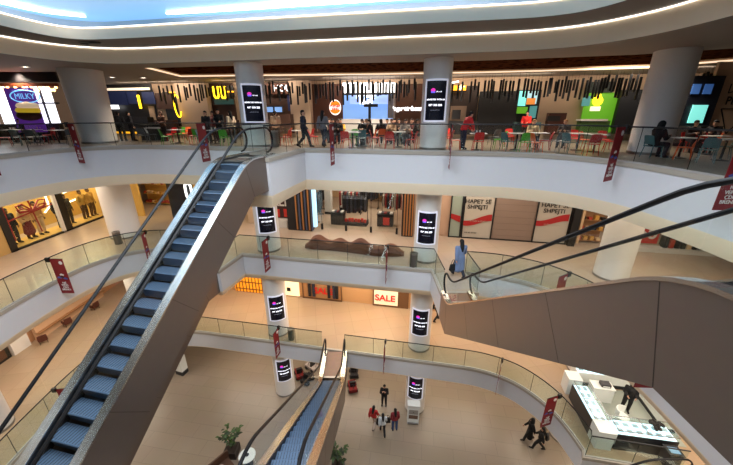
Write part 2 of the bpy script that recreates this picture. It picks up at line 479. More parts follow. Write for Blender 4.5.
# ------------------------------------------------------------------ escalators
TAN35 = math.tan(math.radians(35))
def escalator(label, loc, rz, rise, Lu=1.0, Ll=1.1):
    run = rise/TAN35; a = .55
    def zl(y):
        def soft(t):               # 0 below, t above, rounded over 2a
            return 0. if t < -a else (t if t > a else (t+a)**2/(4*a))
        return -TAN35*(soft(-y)-soft(-y-run))
    t = thing('escalator', label, 'escalator', loc, rz, 'escalators of the atrium')
    y0, y1 = -run-Ll, Lu
    ys = sorted(set([y0, y1]+[y0+(y1-y0)*i/60 for i in range(61)]))
    def side_prism(pts_top, pts_bot, x0, x1, nm, m, sm=False):
        b = MB(); n = len(pts_top); vs = []
        for x in (x0, x1):
            vs += [(x,y,z) for y, z in pts_top]+[(x,y,z) for y, z in pts_bot]
        k = 2*n; fs = []
        for i in range(n-1):
            fs += [(i,i+1,n+i+1,n+i), (k+i,k+i+1,k+n+i+1,k+n+i), (i,i+1,k+i+1,k+i), (n+i,n+i+1,k+n+i+1,k+n+i)]
        fs += [(0,n,k+n,k),(n-1,2*n-1,k+2*n-1,k+n-1)]
        b.add(vs, fs); return b.build(nm, m, t, sm)
    ys = sorted(set(ys+[.13, -run+.13]))
    bot = [(y, min(0., max(-rise, TAN35*(y-.13)))-1.26) for y in ys]
    W, Ho = .475, .685
    for s in (-1, 1):
        tp = [(y, zl(y)+.05) for y in ys]
        side_prism(tp, bot, s*(W+.02), s*Ho, 'side_cladding', trussm)
        side_prism([(y, zl(y)+.10) for y in ys], [(y, zl(y)+.05) for y in ys], s*(W-.0), s*(Ho+.01), 'deck_cap', deckm)
        side_prism([(y, zl(y)+.06) for y in ys], [(y, zl(y)-.34) for y in ys], s*(W-.015), s*(W+.015), 'skirt_panel', black)
        # seams of the cladding
        m = mat('joint_line', (62,53,48), .5, .4)
        for ya, yb in ((-.2,.13),(-run*.25,-run*.25+.75),(-run*.5,-run*.5+.75),(-run*.75,-run*.75+.75),(-run-.1,-run+.13)):
            za, zb = zl(ya)+.04, min(0., max(-rise, TAN35*(yb-.13)))-1.25
            x0, x1 = s*(Ho-.003), s*(Ho+.003)
            b = MB(); b.add([(x0,ya,za),(x0,ya+.012,za),(x0,yb+.012,zb),(x0,yb,zb),(x1,ya,za),(x1,ya+.012,za),(x1,yb+.012,zb),(x1,yb,zb)], [(0,1,2,3),(7,6,5,4),(0,4,5,1),(2,6,7,3),(1,5,6,2),(0,3,7,4)])
            b.build('panel_joint', m, t)
        # balustrade glass in panes with rounded ends
        ye0, ye1 = y0+.35, y1-.35
        npan = 8
        for k in range(npan):
            ya, yb = ye0+(ye1-ye0)*k/npan+.008, ye0+(ye1-ye0)*(k+1)/npan-.008
            pp = [ya+(yb-ya)*i/10 for i in range(11)]
            def topz(y):
                e = min(y-(ye0-.4), (ye1+.4)-y); h = 1.05
                return zl(y)+(h if e > .4 else .55+.5*math.sqrt(max(0, 1-((.4-e)/.4)**2)))
            side_prism([(y, topz(y)) for y in pp], [(y, zl(y)+.09) for y in pp], s*.56, s*.572, 'glass_panel', escglass)
        # handrail with its two newel loops
        path = []; R = .45
        for i in range(9):
            q = -PI/2+PI*i/8*1.0
            path.append((s*.566, ye0-.0-R*math.cos(q)*1.0, zl(ye0)+.63+R*math.sin(q)))
        n = 50
        for i in range(1, n):
            y = ye0+(ye1-ye0)*i/n; path.append((s*.566, y, zl(y)+1.08))
        for i in range(9):
            q = PI/2-PI*i/8
            path.append((s*.566, ye1+R*math.cos(q), zl(ye1)+.63+R*math.sin(q)))
        MB().tube(path, .045, 10, .95, .75).build('handrail', rubber, t, True)
    side_prism([(y,z+.06) for y,z in bot], bot, -W-.02, W+.02, 'soffit', trussm)
    for ya, yb, z in ((-run-Ll, -run-.42, -rise), (.42, Lu, 0)):
        MB().box((0,(ya+yb)/2,z-.03), (2*W-.04, yb-ya, .06)).build('landing_plate', platem, t)
        yc = yb+.06 if z < 0 else ya-.06
        b = MB(); b.box((0,yc,z-.025), (2*W-.04,.12,.05)); b.build('comb_plate', steel, t)
    # steps: flat tread with a curved riser
    proto = None; q = .4
    k0 = int((run+.4)/q)
    for k in range(-1, k0+1):
        y = -k*q; z = zl(y-.0)
        if proto is None:
            b = MB(); w = W-.02; pr = [(0,-.012),(.012,0),(.40,0),(.40,-.05)]
            pr = [(.40,0),(.015,0),(.0,-.015)]+[(.02+.055*math.sin(i/5*PI/2), -.03-.25*i/5) for i in range(6)]+[(.40,-.28)]
            n = len(pr)
            b.add([(-w,p[0],p[1]) for p in pr]+[(w,p[0],p[1]) for p in pr], [tuple(range(n)), tuple(range(2*n-1,n-1,-1))]+[(i,(i+1)%n,n+(i+1)%n,n+i) for i in range(n)])
            b.cur = 1
            for i in range(12):
                x = -w+.05+i*(2*w-.1)/11; b.box((x,.21,.002), (.012,.36,.006))
            proto = b.build('step', [stepm, blackm], t); proto.location = (0,y,z)
        else:
            o = link('step', proto.data, t, (0,y,z))
    return t
E1 = escalator('near escalator with blue-lit steps rising to the food court', (-4.74,11.19,Z3), math.radians(-12.3), 5.85, 1.95)
escalator('escalator mostly hidden behind and below the near left one', (-8.49,13.5,Z2), math.radians(-12.3), 5.85)
escalator('escalator with wide brown side cladding crossing the right half', (3.80,2.76,Z3), math.radians(-181.16), 5.85, 1.6, 1.1)
escalator('lowest escalator with blue steps rising from the gap in the lower railing', (-1.87,12.9-5.85/TAN35,Z2), math.radians(-180.1), 5.85, 1.6, 2.3)

escalator('escalator of which only a black handrail shows at the lower right corner, before the kiosk', (10.6,7.62,Z1), math.radians(-90), 5.01, 1.7, 1.1)

# ------------------------------------------------------------------ far walls and shop fronts
class Face:
    """a long upright plane y = k - .19 x ; finds spots on it from bearings"""
    def __init__(s, k, z): s.k, s.z = k, z
    def x(s, u, v, off=0.):
        t = bear(u, v); return t*(s.k-off)/(1+.19*t)
    def pt(s, u, v, off=0.):
        x = s.x(u, v, off); y = s.k-off-.19*x
        return x, y, up(u, v, y)[1]
    def root(s, name, label, cat, u, v, group=None):
        x, y, z = s.pt(u, v); return thing(name, label, cat, (x,y,s.z), ANG, group)
    def local(s, r, p): 
        q = Matrix.Rotation(-ANG,4,'Z') @ (Vector(p)-r.location); return q
    def box(s, mb, r, u0, v0, u1, v1, off=0., th=.06, z0=None, z1=None):
        a = s.local(r, s.pt(u0, (v0+v1)/2, off)); c = s.local(r, s.pt(u1, (v0+v1)/2, off)); um = (u0+u1)/2
        zt = s.pt(um, v0, off)[2]-s.z if z1 is None else z1
        zb = s.pt(um, v1, off)[2]-s.z if z0 is None else z0
        mb.box(((a.x+c.x)/2, (a.y+c.y)/2-th/2, (zt+zb)/2), (abs(c.x-a.x), th, zt-zb)); return mb
    def part(s, r, nm, m, *a, **k): return s.box(MB(), r, *a, **k).build(nm, m, r)
    def text(s, r, txt, u, v, size, m, off=.1, **k):
        q = s.local(r, s.pt(u, v, off)); return lettering(txt, size, m, r, (q.x, q.y, q.z), **k)
    def wall(s, x0, x1, z0, z1, m, nm='wall_back', th=.2, off=0.):
        b = MB(); y0, y1 = s.k-off-.19*x0, s.k-off-.19*x1
        b.prism([(x0,y0),(x1,y1),(x1,y1+th),(x0,y0+th)], z0, z1); return struct(b.build(nm, m))
F3, F2, F1 = Face(24.3, Z3), Face(20.2, Z2), Face(20.35, Z1)
F3.wall(-40, 40, Z3, 3.84, tan)
struct(MB().prism([(-30,10),(-22.6,27),(-22.8,27.2),(-30.2,10.1)], 0, 3.84).build('wall_left', tan))
struct(MB().prism([(22,2),(22.2,2),(22.2,24),(22,24)], 0, 3.84).build('wall_right', tan))

dkb = mat('stall_dark', (26,24,26), .5); dbr = mat('stall_brown', (70,42,28), .6, noise=.3); wht = mat('stall_white', (205,200,195), .5)
yel = emis('neon_yellow', (255,205,30), 3.); menu = emis('menu_blue', (34,44,82), .22); lwh = emis('lit_white', (250,250,250), 2.2)
bluL = emis('lit_blue', (120,160,215), .9); cyan = emis('menu_cyan', (120,215,205), .9); grn = emis('lit_green', (86,150,30), .75)
orl = emis('lit_orange', (240,165,30), 1.4); cream_l = emis('lit_cream', (255,232,200), 1.)
def stall(label, u, items, name='food_stall'):
    r = F3.root(name, label, 'food stall', u, 125)
    for nm, u0, v0, u1, v1, off, th, m in items: F3.part(r, nm, m, u0, v0, u1, v1, off=off, th=th)
    return r
s1 = stall('dark food stall with blue menu boards right of the big left column', 130, [
    ('back_panel',106,82,155.5,126,.05,.06,dkb), ('strip_light',106,88,150,90.3,.5,.08,cream_l), ('menu_board',107,91.5,127,105,.4,.06,menu), ('menu_board',128,91.5,138,104,.4,.06,menu),
    ('menu_board',143,92,155,104,.4,.06,menu), ('neon_stripe',138.5,95,140.7,108.5,.45,.05,yel), ('lit_shelf',106,104.5,119,109,.35,.1,lwh), ('wall_panel',150,106,155.5,121,.12,.06,tan),
    ('counter',104,117,155,132,1.2,.6,dkb), ('kick_light',104,131.6,140,133.4,1.85,.03,orl)])
s2 = stall('narrow black stall front with a yellow neon oval', 170, [
    ('brown_board',157,93,173,109,.3,.08,dbr), ('back_panel',166,92,179.5,126,.1,.06,black), ('top_line',168,91.6,180,93.2,.3,.06,orl), ('counter',160,120,179,134,1.2,.5,dbr)])
q = F3.pt(177.5, 106, 1.0); ql = F3.local(s2, q)
MB().tube([(ql.x+.26*math.cos(a*PI/12), ql.y, ql.z+.8*math.sin(a*PI/12)) for a in range(3,23)], .045, 8).build('neon_oval', yel, s2)
o = MB(); r = F3.root('tiled_pillar', 'wide tan wall pillar between two neon stalls', 'pillar', 196, 110); F3.part(r, 'shaft', mat('pillar_tan',(196,170,145),.6), 184, 90, 213, 135, off=.2, th=.5, z0=0, z1=3.8)
s3 = stall('stall with glowing yellow letter sign, left of the left middle column', 224, [
    ('back_panel',213,83,236,135,.1,.06,dbr), ('sign_board',213,86,234,97.5,.5,.08,black), ('top_line',225,91,234,92.4,.62,.04,orl), ('menu_board',214,99,234,104.5,.5,.06,mat('menu_dark',(30,60,60),.4,emit=.4)), ('counter',210,120,240,135,1.3,.5,dbr)])
for dx in (216, 223):
    q = F3.local(s3, F3.pt(dx, 92, .72)); w = .2
    MB().tube([(q.x-w,q.y,q.z+.38),(q.x-w,q.y,q.z-.2),(q.x-.1,q.y,q.z-.4),(q.x+.1,q.y,q.z-.4),(q.x+w,q.y,q.z-.2),(q.x+w,q.y,q.z+.38)], .07, 8).build('neon_letter', yel, s3)
s4 = stall('brown coffee stall right of the left middle column', 276, [
    ('back_panel',262,82,294,128,.1,.06,dbr), ('sign_board',262,83.5,293,94,.5,.07,mat('stall_redbrown',(96,56,36),.6)), ('menu_board',288,95,293,111,.3,.06,menu), ('coffee_machine',265,106,283,113,1.4,.5,dkb), ('machine_light',266,107,273,112,1.95,.03,bluL), ('machine_light',275,107,282,112,1.95,.03,bluL), ('counter',258,114,294,133,1.3,.6,dbr)])
F3.text(s4, 'HOU', 282, 88.5, .62, lwh, .62)
r = F3.root('tiled_pillar', 'tan wall pillar behind the walking man in dark suit', 'pillar', 303, 110); F3.part(r, 'shaft', MATS['pillar_tan'], 293.5, 90, 313, 135, off=.3, th=.5, z0=0, z1=3.8)
s5 = stall('burger stall with round bun logo and white light boxes', 360, [
    ('brown_panel',313,84,343,133,.1,.1,mat('stall_choc',(84,48,34),.6)), ('light_box',343,83,357,93,.7,.12,lwh), ('light_box',360,83,372,93,.7,.12,lwh), ('light_box',375,83,395,93,.7,.12,lwh), ('back_panel',343,94,393,122,.05,.06,bluL),
    ('menu_board',350,95,364,104,.4,.06,emis('menu_pale',(150,175,230),1.)), ('menu_board',373,95,388,104,.4,.06,MATS['menu_pale']), ('beam',343,93,395,95,.75,.15,dkb), ('divider',368.5,95,371,121,.45,.1,dkb), ('screen',364,104,378,107,.8,.1,black), ('counter',344,119,395,133,1.3,.6,wht), ('side_panel',388,95,393,118,.3,.1,mat('stall_grey',(110,105,105),.5))])
F3.text(s5, 'BURGER\nKING', 366, 99.3, .36, lwh, .8, bold=.03)
def ell(r, u, v, w, h, nm, m, off, th=.05, a0=0., a1=2*PI):
    q = F3.local(r, F3.pt(u, v, off)); n = 24; pts = [(q.x+w*math.cos(a0+(a1-a0)*i/n), q.z+h*math.sin(a0+(a1-a0)*i/n)) for i in range(n)]
    b = MB(); b.add([(p[0],q.y,p[1]) for p in pts]+[(p[0],q.y-th,p[1]) for p in pts], [tuple(range(n-1,-1,-1)), tuple(range(n,2*n))]+[(i,(i+1)%n,n+(i+1)%n,n+i) for i in range(n)]); return b.build(nm, m, r)
ell(s5, 335.3, 107.5, .43, .52, 'logo_plate', emis('logo_white',(250,240,235),1.2), .25)
obun = emis('logo_orange',(245,120,25),1.1); ored = emis('logo_red',(215,40,30),1.1)
ell(s5, 335.3, 105.4, .36, .3, 'logo_bun', obun, .32, a0=0, a1=PI*24/23)
ell(s5, 335.3, 109.7, .36, .27, 'logo_bun', obun, .32, a0=PI, a1=PI*(2+1/23))
F3.text(s5, 'BURGER\nKING', 335.3, 107.6, .2, ored, .38, bold=.012)
s6 = stall('brown wooden stall front with a white lit name sign', 406, [('panel',395.5,84,422,133,.1,.12,brownp), ('counter',397,121,424,134,1.2,.5,dbr)])
F3.text(s6, 'Baguetteboard', 408, 108.6, .4, lwh, .26, bold=.015)
s7 = stall('dark stall with an orange sign right of the right middle column', 464, [
    ('back_panel',444,86,477,128,.1,.06,mat('stall_umber',(48,34,28),.6)), ('sign_board',450,85.5,466,90.5,.5,.1,orl), ('lit_opening',450,106,466,121,.2,.05,mat('stall_beige',(150,125,105),.6)), ('coffee_machine',452,110,460,119,.9,.4,dkb), ('counter',444,121,476,134,1.2,.5,dkb)])
F3.text(s7, 'sir', 461, 87.5, .5, lwh, .66)
q = F3.local(s7, F3.pt(454, 83.5, .5)); MB().tube([(q.x-.3,q.y,q.z-.15),(q.x-.1,q.y,q.z+.05),(q.x+.3,q.y,q.z+.12)], .05, 8).build('sign_stroke', lwh, s7)
s8 = stall('closed stall with a large plain black front', 497, [('shutter',478,91.5,516,124,.4,.3,mat('shutter_black',(16,14,14),.7)), ('base',478,124,516,134,.4,.3,dkb)])
s9 = stall('stall with bright green and cyan menu screens', 525, [
    ('back_panel',513,90,538,132,.05,.05,dkb), ('menu_board',515,91,526,106,.4,.06,cyan), ('menu_board',527,91,537,104,.4,.06,emis('menu_mix',(150,190,200),.9)), ('food_picture',526.5,98,535,104.5,.5,.04,emis('menu_food',(200,120,50),.8)), ('lit_panel',514,107,527,113.5,.35,.08,grn), ('lit_panel',529,106,536,118,.35,.08,emis('lit_teal',(70,130,130),.7)), ('counter',512,122,538,134,1.2,.5,mat('counter_teal',(60,84,84),.5))])
r = F3.root('wooden_cabinet', 'dark brown cabinet against the tan wall right of the green menu stall', 'cabinet', 553, 120); F3.part(r, 'body', mat('cab_brown',(72,34,22),.5), 545, 113, 562, 134, off=.3, th=.5); F3.part(r, 'shelf', dkb, 547, 116, 560, 121, off=.85, th=.04)
s10 = stall('bright green stall with a yellow leaf emblem', 598, [
    ('green_wall',582,93,614,132,.2,.15,grn), ('awning',586,82,612,93,.3,.2,mat('stall_slate',(46,56,50),.6)), ('picture',582,96,590,106,.45,.05,MATS['lit_teal']), ('lit_plate',590,106.5,600,111,.5,.05,cream_l), ('counter',576,120.5,604,132,1.4,.6,mat('counter_green',(60,90,40),.5)), ('counter_top',576,119,602,120.8,1.45,.7,wht)])
ell(s10, 597.5, 101, .28, .28, 'emblem', yel, .5); ell(s10, 597.5, 97.5, .2, .22, 'emblem', yel, .5)
s11 = stall('dark closed stall front left of the far right column', 625, [('shutter',615,90,645,128,.5,.3,mat('shutter_blue',(14,18,26),.6)), ('base',612,126,645,134,.5,.4,dkb)])
# right end of the food court, nearer to the camera
def rightpart(r, nm, m, u0, v0, u1, v1, y, th=.1):
    x0, x1 = bear(u0,(v0+v1)/2)*y, bear(u1,(v0+v1)/2)*y; z1, z0 = up((u0+u1)/2, v0, y)[1], up((u0+u1)/2, v1, y)[1]
    return MB().box(((x0+x1)/2-r.location.x, y-r.location.y, (z0+z1)/2), (x1-x0, th, z1-z0)).build(nm, m, r)
r = thing('food_stall', 'dark stall with a pale blue screen right of the far right column', 'food stall', (15.6,16.2,0))
rightpart(r, 'front_panel', mat('stall_navy',(18,22,34),.5), 682, 76, 712, 146, 16.3, .2)
for u0, u1 in ((692,700),(704,712)): rightpart(r, 'poster', emis('poster_blue',(50,85,140),.6), u0, 84, u1, 94, 16.15, .05)
rightpart(r, 'screen', cyan, 690, 105, 705, 123, 16.15, .05); rightpart(r, 'counter', dkb, 680, 126, 716, 143, 15.6, .4)
struct(MB().box((18.75,16.45,1.92), (4.9,.15,3.84)).build('wall_partition', MATS['pillar_tan']))
r = thing('pizza_sign', 'black outlined triangular PIZZA sign painted on the tan wall at the right edge', 'sign', (17.9,16.36,0))
x, z = up(740, 101, 16.36)
lettering('PIZZA', .5, black, r, (x-17.9,0,z), bold=.01)
lettering('THE', .3, black, r, (x-17.9,0,z+.5))
for a, c in (((-.75,-.35),(.75,-.35)),((-.75,-.35),(-.1,-1.5)),((.75,-.35),(-.1,-1.5)),((-.7,.35),(.7,.75)),((-.7,.35),(-.7,.75))):
    MB().tube([(x-17.9+a[0],0,z+a[1]),(x-17.9+c[0],0,z+c[1])], .025, 6).build('outline', black, r)
# left windows of the food court
LWA = math.atan2(17, 7.4)
def lw(u, v, off=.3):
    t = bear(u, v); # wall from (-30,10) to (-22.6,27)
    k = (17/7.4); x = (t*(10+30*k)-0)/(1-t*k); y = x/t
    return x, y
def leftpart(r, nm, m, u0, u1, v0, v1, off=.1, th=.08):
    y = r.location.y; x0, x1 = bear(u0,(v0+v1)/2)*y, bear(u1,(v0+v1)/2)*y; z1, z0 = up((u0+u1)/2, v0, y)[1], up((u0+u1)/2, v1, y)[1]
    return MB().box(((x0+x1)/2-r.location.x, -off, (z0+z1)/2), (x1-x0, th, z1-z0)).build(nm, m, r)
day = emis('daylight_pane', (245,246,255), 2.2)
WY = 20.5
w = thing('window_1', 'bright daylight windows', 'window', (-22.5,WY,0)); w['kind'] = 'structure'
for u0, u1 in ((-30,-6),(0,12),(31,37.5),(39,46.5),(48,56)): leftpart(w, 'pane', day, u0, u1, 86, 124)
leftpart(w, 'transom', dkb, 30, 62, 102.5, 104, .2); leftpart(w, 'frame', dkb, -40, 62, 72, 82.5, .2, .3)
leftpart(w, 'sill', dkb, -40, 66, 124, 140, .2, .3)
for u in (38.2, 47.2): leftpart(w, 'mullion', dkb, u-.7, u+.7, 84, 124, .2)
bt = thing('advertising_banner', 'tall purple burger banner standing before the bright left windows', 'banner', (-21.6,19.9,0))
leftpart(bt, 'panel', emis('banner_purple',(82,38,130),.45), 11.5, 40, 88, 132, 0, .08)
def lpt(u, v, y): x, z = up(u, v, y); return x+21.6, z
x, z = lpt(25.5, 96.5, 19.8); lettering('MILKY', .42, emis('banner_sky',(120,190,240),.9), bt, (x,-.16,z))
MB().tube([(x+.85*math.cos(a*PI/10), -.13, z+.33*math.sin(a*PI/10)) for a in range(21)], .03, 6).build('name_frame', MATS['banner_sky'], bt)
for nm, m, du, dv, rx, rz in (('burger_bun',emis('bun_cream',(215,190,160),.5),27.5,106,.72,.24),('burger_cheese',emis('burger_yellow',(190,160,40),.5),28,110.5,.78,.24),('burger_meat',mat('burger_dark',(60,26,22),.6),29,115.5,.8,.3)):
    x, z = lpt(du, dv, 19.8); b = MB(); b.lathe([(.01,-1),(.5,-.85),(.87,-.5),(1,0),(.87,.5),(.5,.85),(.01,1)], 20, M=Matrix.Translation((x,-.1,z)) @ Matrix.Diagonal((rx,.12,rz,1))); b.build(nm, m, bt, True)
lt = thing('string_lights', 'festoon of warm glowing bulbs above the bright left windows', 'string lights', (-21.5,20.1,0))
pth = []
for i in range(49):
    u = -10+i*1.35; x = bear(u,84)*20.1; pth.append((x+21.5, 0, 3.05+.1*math.cos(i*PI/3)))
MB().tube(pth, .012, 5).build('cable', black, lt)
for i in range(0, 49, 2):
    MB().lathe([(.01,-.09),(.06,-.05),(.07,0),(.04,.06),(.02,.09)], 10, (pth[i][0], 0, pth[i][2]-.1)).build('bulb', emis('bulb_warm',(255,190,120),6.), lt, True)
leftpart(lt, 'wooden_beam', mat('beam_orange',(150,74,36),.6), -14, 58, 83.2, 86.5, 0., .1)

# black tubes hanging in front of the stalls
tubes = []
def tube_at(u, row, zt, ln):
    t = bear(u, 88)
    x = t*20.6/(1+.19*t)
    for _ in range(6):
        y = 21.4-.19*x-.013*max(0,x-6)**2+.45*row; x = t*y
    global tubes
    if not tubes:
        r = thing('hanging_tube', 'slim black tube hanging under the food court ceiling', 'pendant', (x,y,zt), 0, 'black tubes hanging under the food court ceiling')
        MB().lathe([(.062,-1),(.062,0)], 10).build('tube', black, r, True); MB().tube([(0,0,0),(0,0,.30)], .006, 5).build('wire', black, r)
    else: r = dup(tubes[0], (x,y,zt), 0, tubes[0]['label'])
    r.scale = (1,1,ln); tubes.append(r); return r
us = [159,163,167,172,178,184,186,190,194,197,200,202,206,208,211,215,219,222,226,230]
us += [264.5,266,269,270,273,278,279.5,284,288,290,292,297,299,303,304.5,306,310,315,317,320.5,323,326,330,333,338,340.5,343,347,349,352,354,358,361,362.5,366,369,372,374,378,380,383,386,390,393,396,399,401,404,407,409,414,416]
us += [452,458.5,462,471,475,478,485,488,491.5,493,500,503,506,510,513,518,524,527,531,534,537,540,545,549,551,555,558,561,565,567,570,574,577,582,586,589,594,597,600,603,606,611,614,617,620,624,628,631,635,639]
us += [690,694,700,703,707,711,716,721,727,731]
for i, u in enumerate(us):
    tube_at(u+random.uniform(-.5,.5), random.choice((0,1,2)), random.uniform(3.3,3.58), random.uniform(.55,1.2))

vx, vy = at(90, 43, 4.5)
r = thing('ceiling_vent', 'dark irregular opening in the ceiling ring above the big left column', 'vent', (vx,vy,4.515), -.2)
MB().lathe([(.01,-.02),(.5,-.015),(.55,.0)], 18, M=Matrix.Diagonal((1,.55,1,1))).build('opening', black, r); MB().tube([(-.5,0,-.02),(-.2,.12,-.02),(.1,-.1,-.02),(.5,.05,-.02)], .03, 6).build('torn_edge', black, r)
# downlights in the left ceiling
for u, v, lab in ((25,66.5,'round downlight nearest the left picture edge'),(112,77,'round downlight just right of the big left column'),(144,81,'round downlight left of the wooden ceiling'),(586,88,'small downlight above the green stall')):
    x, y = at(u, v, ZC); y = min(y, 23); x = bear(u, v)*y
    r = thing('downlight', lab, 'ceiling light', (x,y,ZC)); MB().lathe([(.13,-.01),(.13,-.03),(.2,-.03),(.2,.0)], 20).build('ring', wht, r); MB().lathe([(.01,-.012),(.13,-.012)], 20, cap=False).build('lens', emis('downlight_lens',(255,245,225),9.), r)

# ------------------------------------------------------------------ food court furniture
def leg_tube(p, q, r0=.017, r1=.012): return MB().tube([p, q], [r0, r1], 8)
CH = {}
def make_chair(col, m, loc, rz):
    if col not in CH:
        t = thing('cafe_chair', '', 'chair', loc, rz)
        b = MB(); n = 10       # seat shell, slightly dished, facing +Y
        def sheet(fn, th, nu=8, nv=6):
            vs = []; 
            for k in (0, 1):
                for i in range(nu+1):
                    for j in range(nv+1):
                        p, nn = fn(i/nu, j/nv); vs.append(tuple(Vector(p)+Vector(nn)*(-th*k)))
            W = nv+1; N = (nu+1)*W; fs = []
            for i in range(nu):
                for j in range(nv):
                    a = i*W+j; fs += [(a,a+1,a+W+1,a+W),(N+a,N+a+W,N+a+W+1,N+a+1)]
            for i in range(nu): fs += [(i*W,(i+1)*W,N+(i+1)*W,N+i*W),(i*W+nv,N+i*W+nv,N+(i+1)*W+nv,(i+1)*W+nv)]
            for j in range(nv): fs += [(j,N+j,N+j+1,j+1),(nu*W+j,nu*W+j+1,N+nu*W+j+1,N+nu*W+j)]
            return vs, fs
        b.add(*sheet(lambda a, c: (((a-.5)*.44, (c-.5)*.42, .455-.02*math.cos((a-.5)*PI)-.02*max(0,c-.8)), (0,0,1)), .02)); b.build('seat', m, t, True)
        b = MB(); b.add(*sheet(lambda a, c: (((a-.5)*(.42-.03*c), -.21-.10*c+.05*(1-math.cos((a-.5)*2.4)), .50+.33*c-.03*(2*a-1)**4*c), (0,1,0)), .018)); b.build('backrest', m, t, True)
        for sx in (-1,1):
            MB().tube([(sx*.19,-.2,.45),(sx*.185,-.235,.58)], .016, 8).build('back_support', m, t)
            leg_tube((sx*.18,.17,.45),(sx*.22,.22,0)).build('leg', m, t, True); leg_tube((sx*.18,-.18,.45),(sx*.21,-.25,0)).build('leg', m, t, True)
        CH[col] = t; t['col'] = col; return t
    t = dup(CH[col], loc, rz, ''); return t
cm = {'red':mat('chair_red',(190,36,30),.45),'orange':mat('chair_orange',(214,92,36),.45),'green':mat('chair_green',(74,160,44),.45),'teal':mat('chair_teal',(70,112,116),.45),'grey':mat('chair_grey',(92,94,96),.45)}
ALLC, ALLT = [], []
def XY(u, y, v=138): return bear(u, v)*y, y
def chair(col, u, y, rz):
    x, y = XY(u, y); t = make_chair(col, cm[col], (x,y,0), math.radians(rz)+ANG); ALLC.append((col, t, x/y)); return t
TB = []
def table(u, y, top='white'):
    x, y = XY(u, y)
    if not TB:
        t = thing('cafe_table', '', 'table', (x,y,0), ANG); TB.append(t)
        b = MB(); b.box((0,0,.735), (.72,.72,.03)); b.build('tabletop', wht, t); b = MB(); b.lathe([(.04,.04),(.04,.72)], 14); b.build('pedestal', blackm, t, True)
        b = MB(); b.lathe([(.24,0),(.24,.02),(.05,.05)], 20); b.build('base', blackm, t, True)
    else: t = dup(TB[0], (x,y,0), ANG, '')
    ALLT.append((t, x/y)); return t
# rz 0: chair faces away from the camera (its back is seen)
for c, u, y, rz in (
    ('red',346,15.7,0),('green',353.5,17.3,175),('teal',361.5,16.8,20),('orange',371,17.6,90),('red',366.5,19.3,180),('red',375.5,16.9,-80),('red',390,15.6,0),('teal',404.5,17.8,200),('red',411,15.6,80),('red',415,18.4,-100),('red',447,16.6,70),('red',446.5,19,180),
    ('red',285.5,17.4,90),('red',313,17.9,-85),('orange',339,18.8,180),('red',309,18.6,90),('orange',287.5,19.8,100),
    ('red',478.5,14.6,0),('orange',456,15.2,-90),('grey',494,17.6,30),('green',499.5,15.6,90),('teal',508.5,14.6,-60),('green',525,14.2,0),('red',509,18.2,180),('orange',531,16.9,180),('red',545.5,14.9,80),('orange',537,13.9,-70),('grey',559,14.7,10),('teal',570.5,14.0,-60),('red',574.5,16.6,175),('red',593.5,13.2,0),('red',612,14.4,75),('red',604,15.6,180),('orange',586.5,15.5,-90),('grey',563,16.5,150),
    ('teal',656,12.3,-75),('orange',688,11.7,60),('teal',713,11.0,-30),('teal',727,12.0,60),('red',690,14.3,180),('red',703,14.0,160),
    ('teal',20,17.4,10),('grey',34,17.6,20),('grey',43,18.0,-20),('red',50,19.4,170),('red',4,17.0,-40),('grey',71,18.2,60),
    ('green',166.5,18.0,-35),('red',172.5,20.2,175),('red',190,18.6,70),('green',199,18.2,10),('grey',144,19.2,20),('grey',152.5,20.0,-60),('green',225,17.2,15),('teal',203.5,17.3,-90),('orange',187,21.2,180),('green',181,20.6,160)):
    chair(c, u, y, rz)
for u, y in ((353.5,16.3),(398,16.6),(470.5,15.1),(517,15.3),(538.5,15.6),(580,15.2),(685,12.2),(57,18.6),(178.5,19.2),(300,18.3),(715,13.3),(364,18.2),(406,18.9),(34,19.3),(15,18.9),(213,18.6),(604,14.4),(728,11.6)): table(u, y)
SEATS = [(t.location.x, t.location.y, t.rotation_euler.z) for _, t, _ in ALLC]
for t, _ in ALLT:
    for _ in range(4):
        for c in SEATS:
            dx, dy = t.location.x-c[0], t.location.y-c[1]; d = math.hypot(dx, dy)
            if d < .68: t.location.x += dx/d*(.68-d); t.location.y += dy/d*(.68-d)
r = thing('serving_trolley', 'black waist-high counter stand before the dark left stall', 'stand', (*XY(154.5,20.6),0), ANG)
MB().box((0,0,.5),(1.4,.5,.9)).build('body', dkb, r); MB().box((0,0,.97),(1.5,.56,.04)).build('top', dkb, r); MB().box((.3,-.26,.80),(1.0,.03,.1)).build('tray', wht, r)
for k, (u, y) in enumerate(((473,15.1),(18,18.9),(214,18.6))):
    r = thing('paper_tray', ['crumpled white napkins on the table being wiped','small tray with cups on the left table by the windows','paper cups on the table left of the escalator top'][k], 'tray', (*XY(u,y),.752), .2)
    MB().box((0,0,.01),(.34,.24,.02)).build('tray', wht, r)
    for q in (-.08,.08): MB().lathe([(.03,.02),(.042,.13)], 12, (q,.02,0)).build('cup', wht, r)

# ------------------------------------------------------------------ litter bins, benches
BN = []
def bin_(x, y, z, label):
    if BN: return dup(BN[0], (x,y,z), .3, label)
    r = thing('litter_bin', label, 'bin', (x,y,z), .3, 'steel litter bins beside the columns'); BN.append(r)
    MB().lathe([(.19,.0),(.2,.03),(.2,.74),(.18,.74),(.18,.1)], 24).build('body', mat('bin_steel',(120,116,110),.35,.7), r, True)
    MB().lathe([(.205,.72),(.205,.79),(.12,.80),(.12,.74)], 24).build('rim', steel, r, True)
    MB().lathe([(.02,.60),(.17,.60)], 20, cap=False).build('liner', black, r)
bin_(2.42,14.75,Z2,'steel litter bin left of the right middle column, one floor below the food court')
bin_(-15.15,17.9,Z2,'steel litter bin at the foot of the big left column')
bin_(-4.72,16.35,Z1,'steel litter bin beside the left middle column on the second lowest floor')
bin_(-4.68,16.75,Z3,'steel litter bin beside the left middle column in the food court')
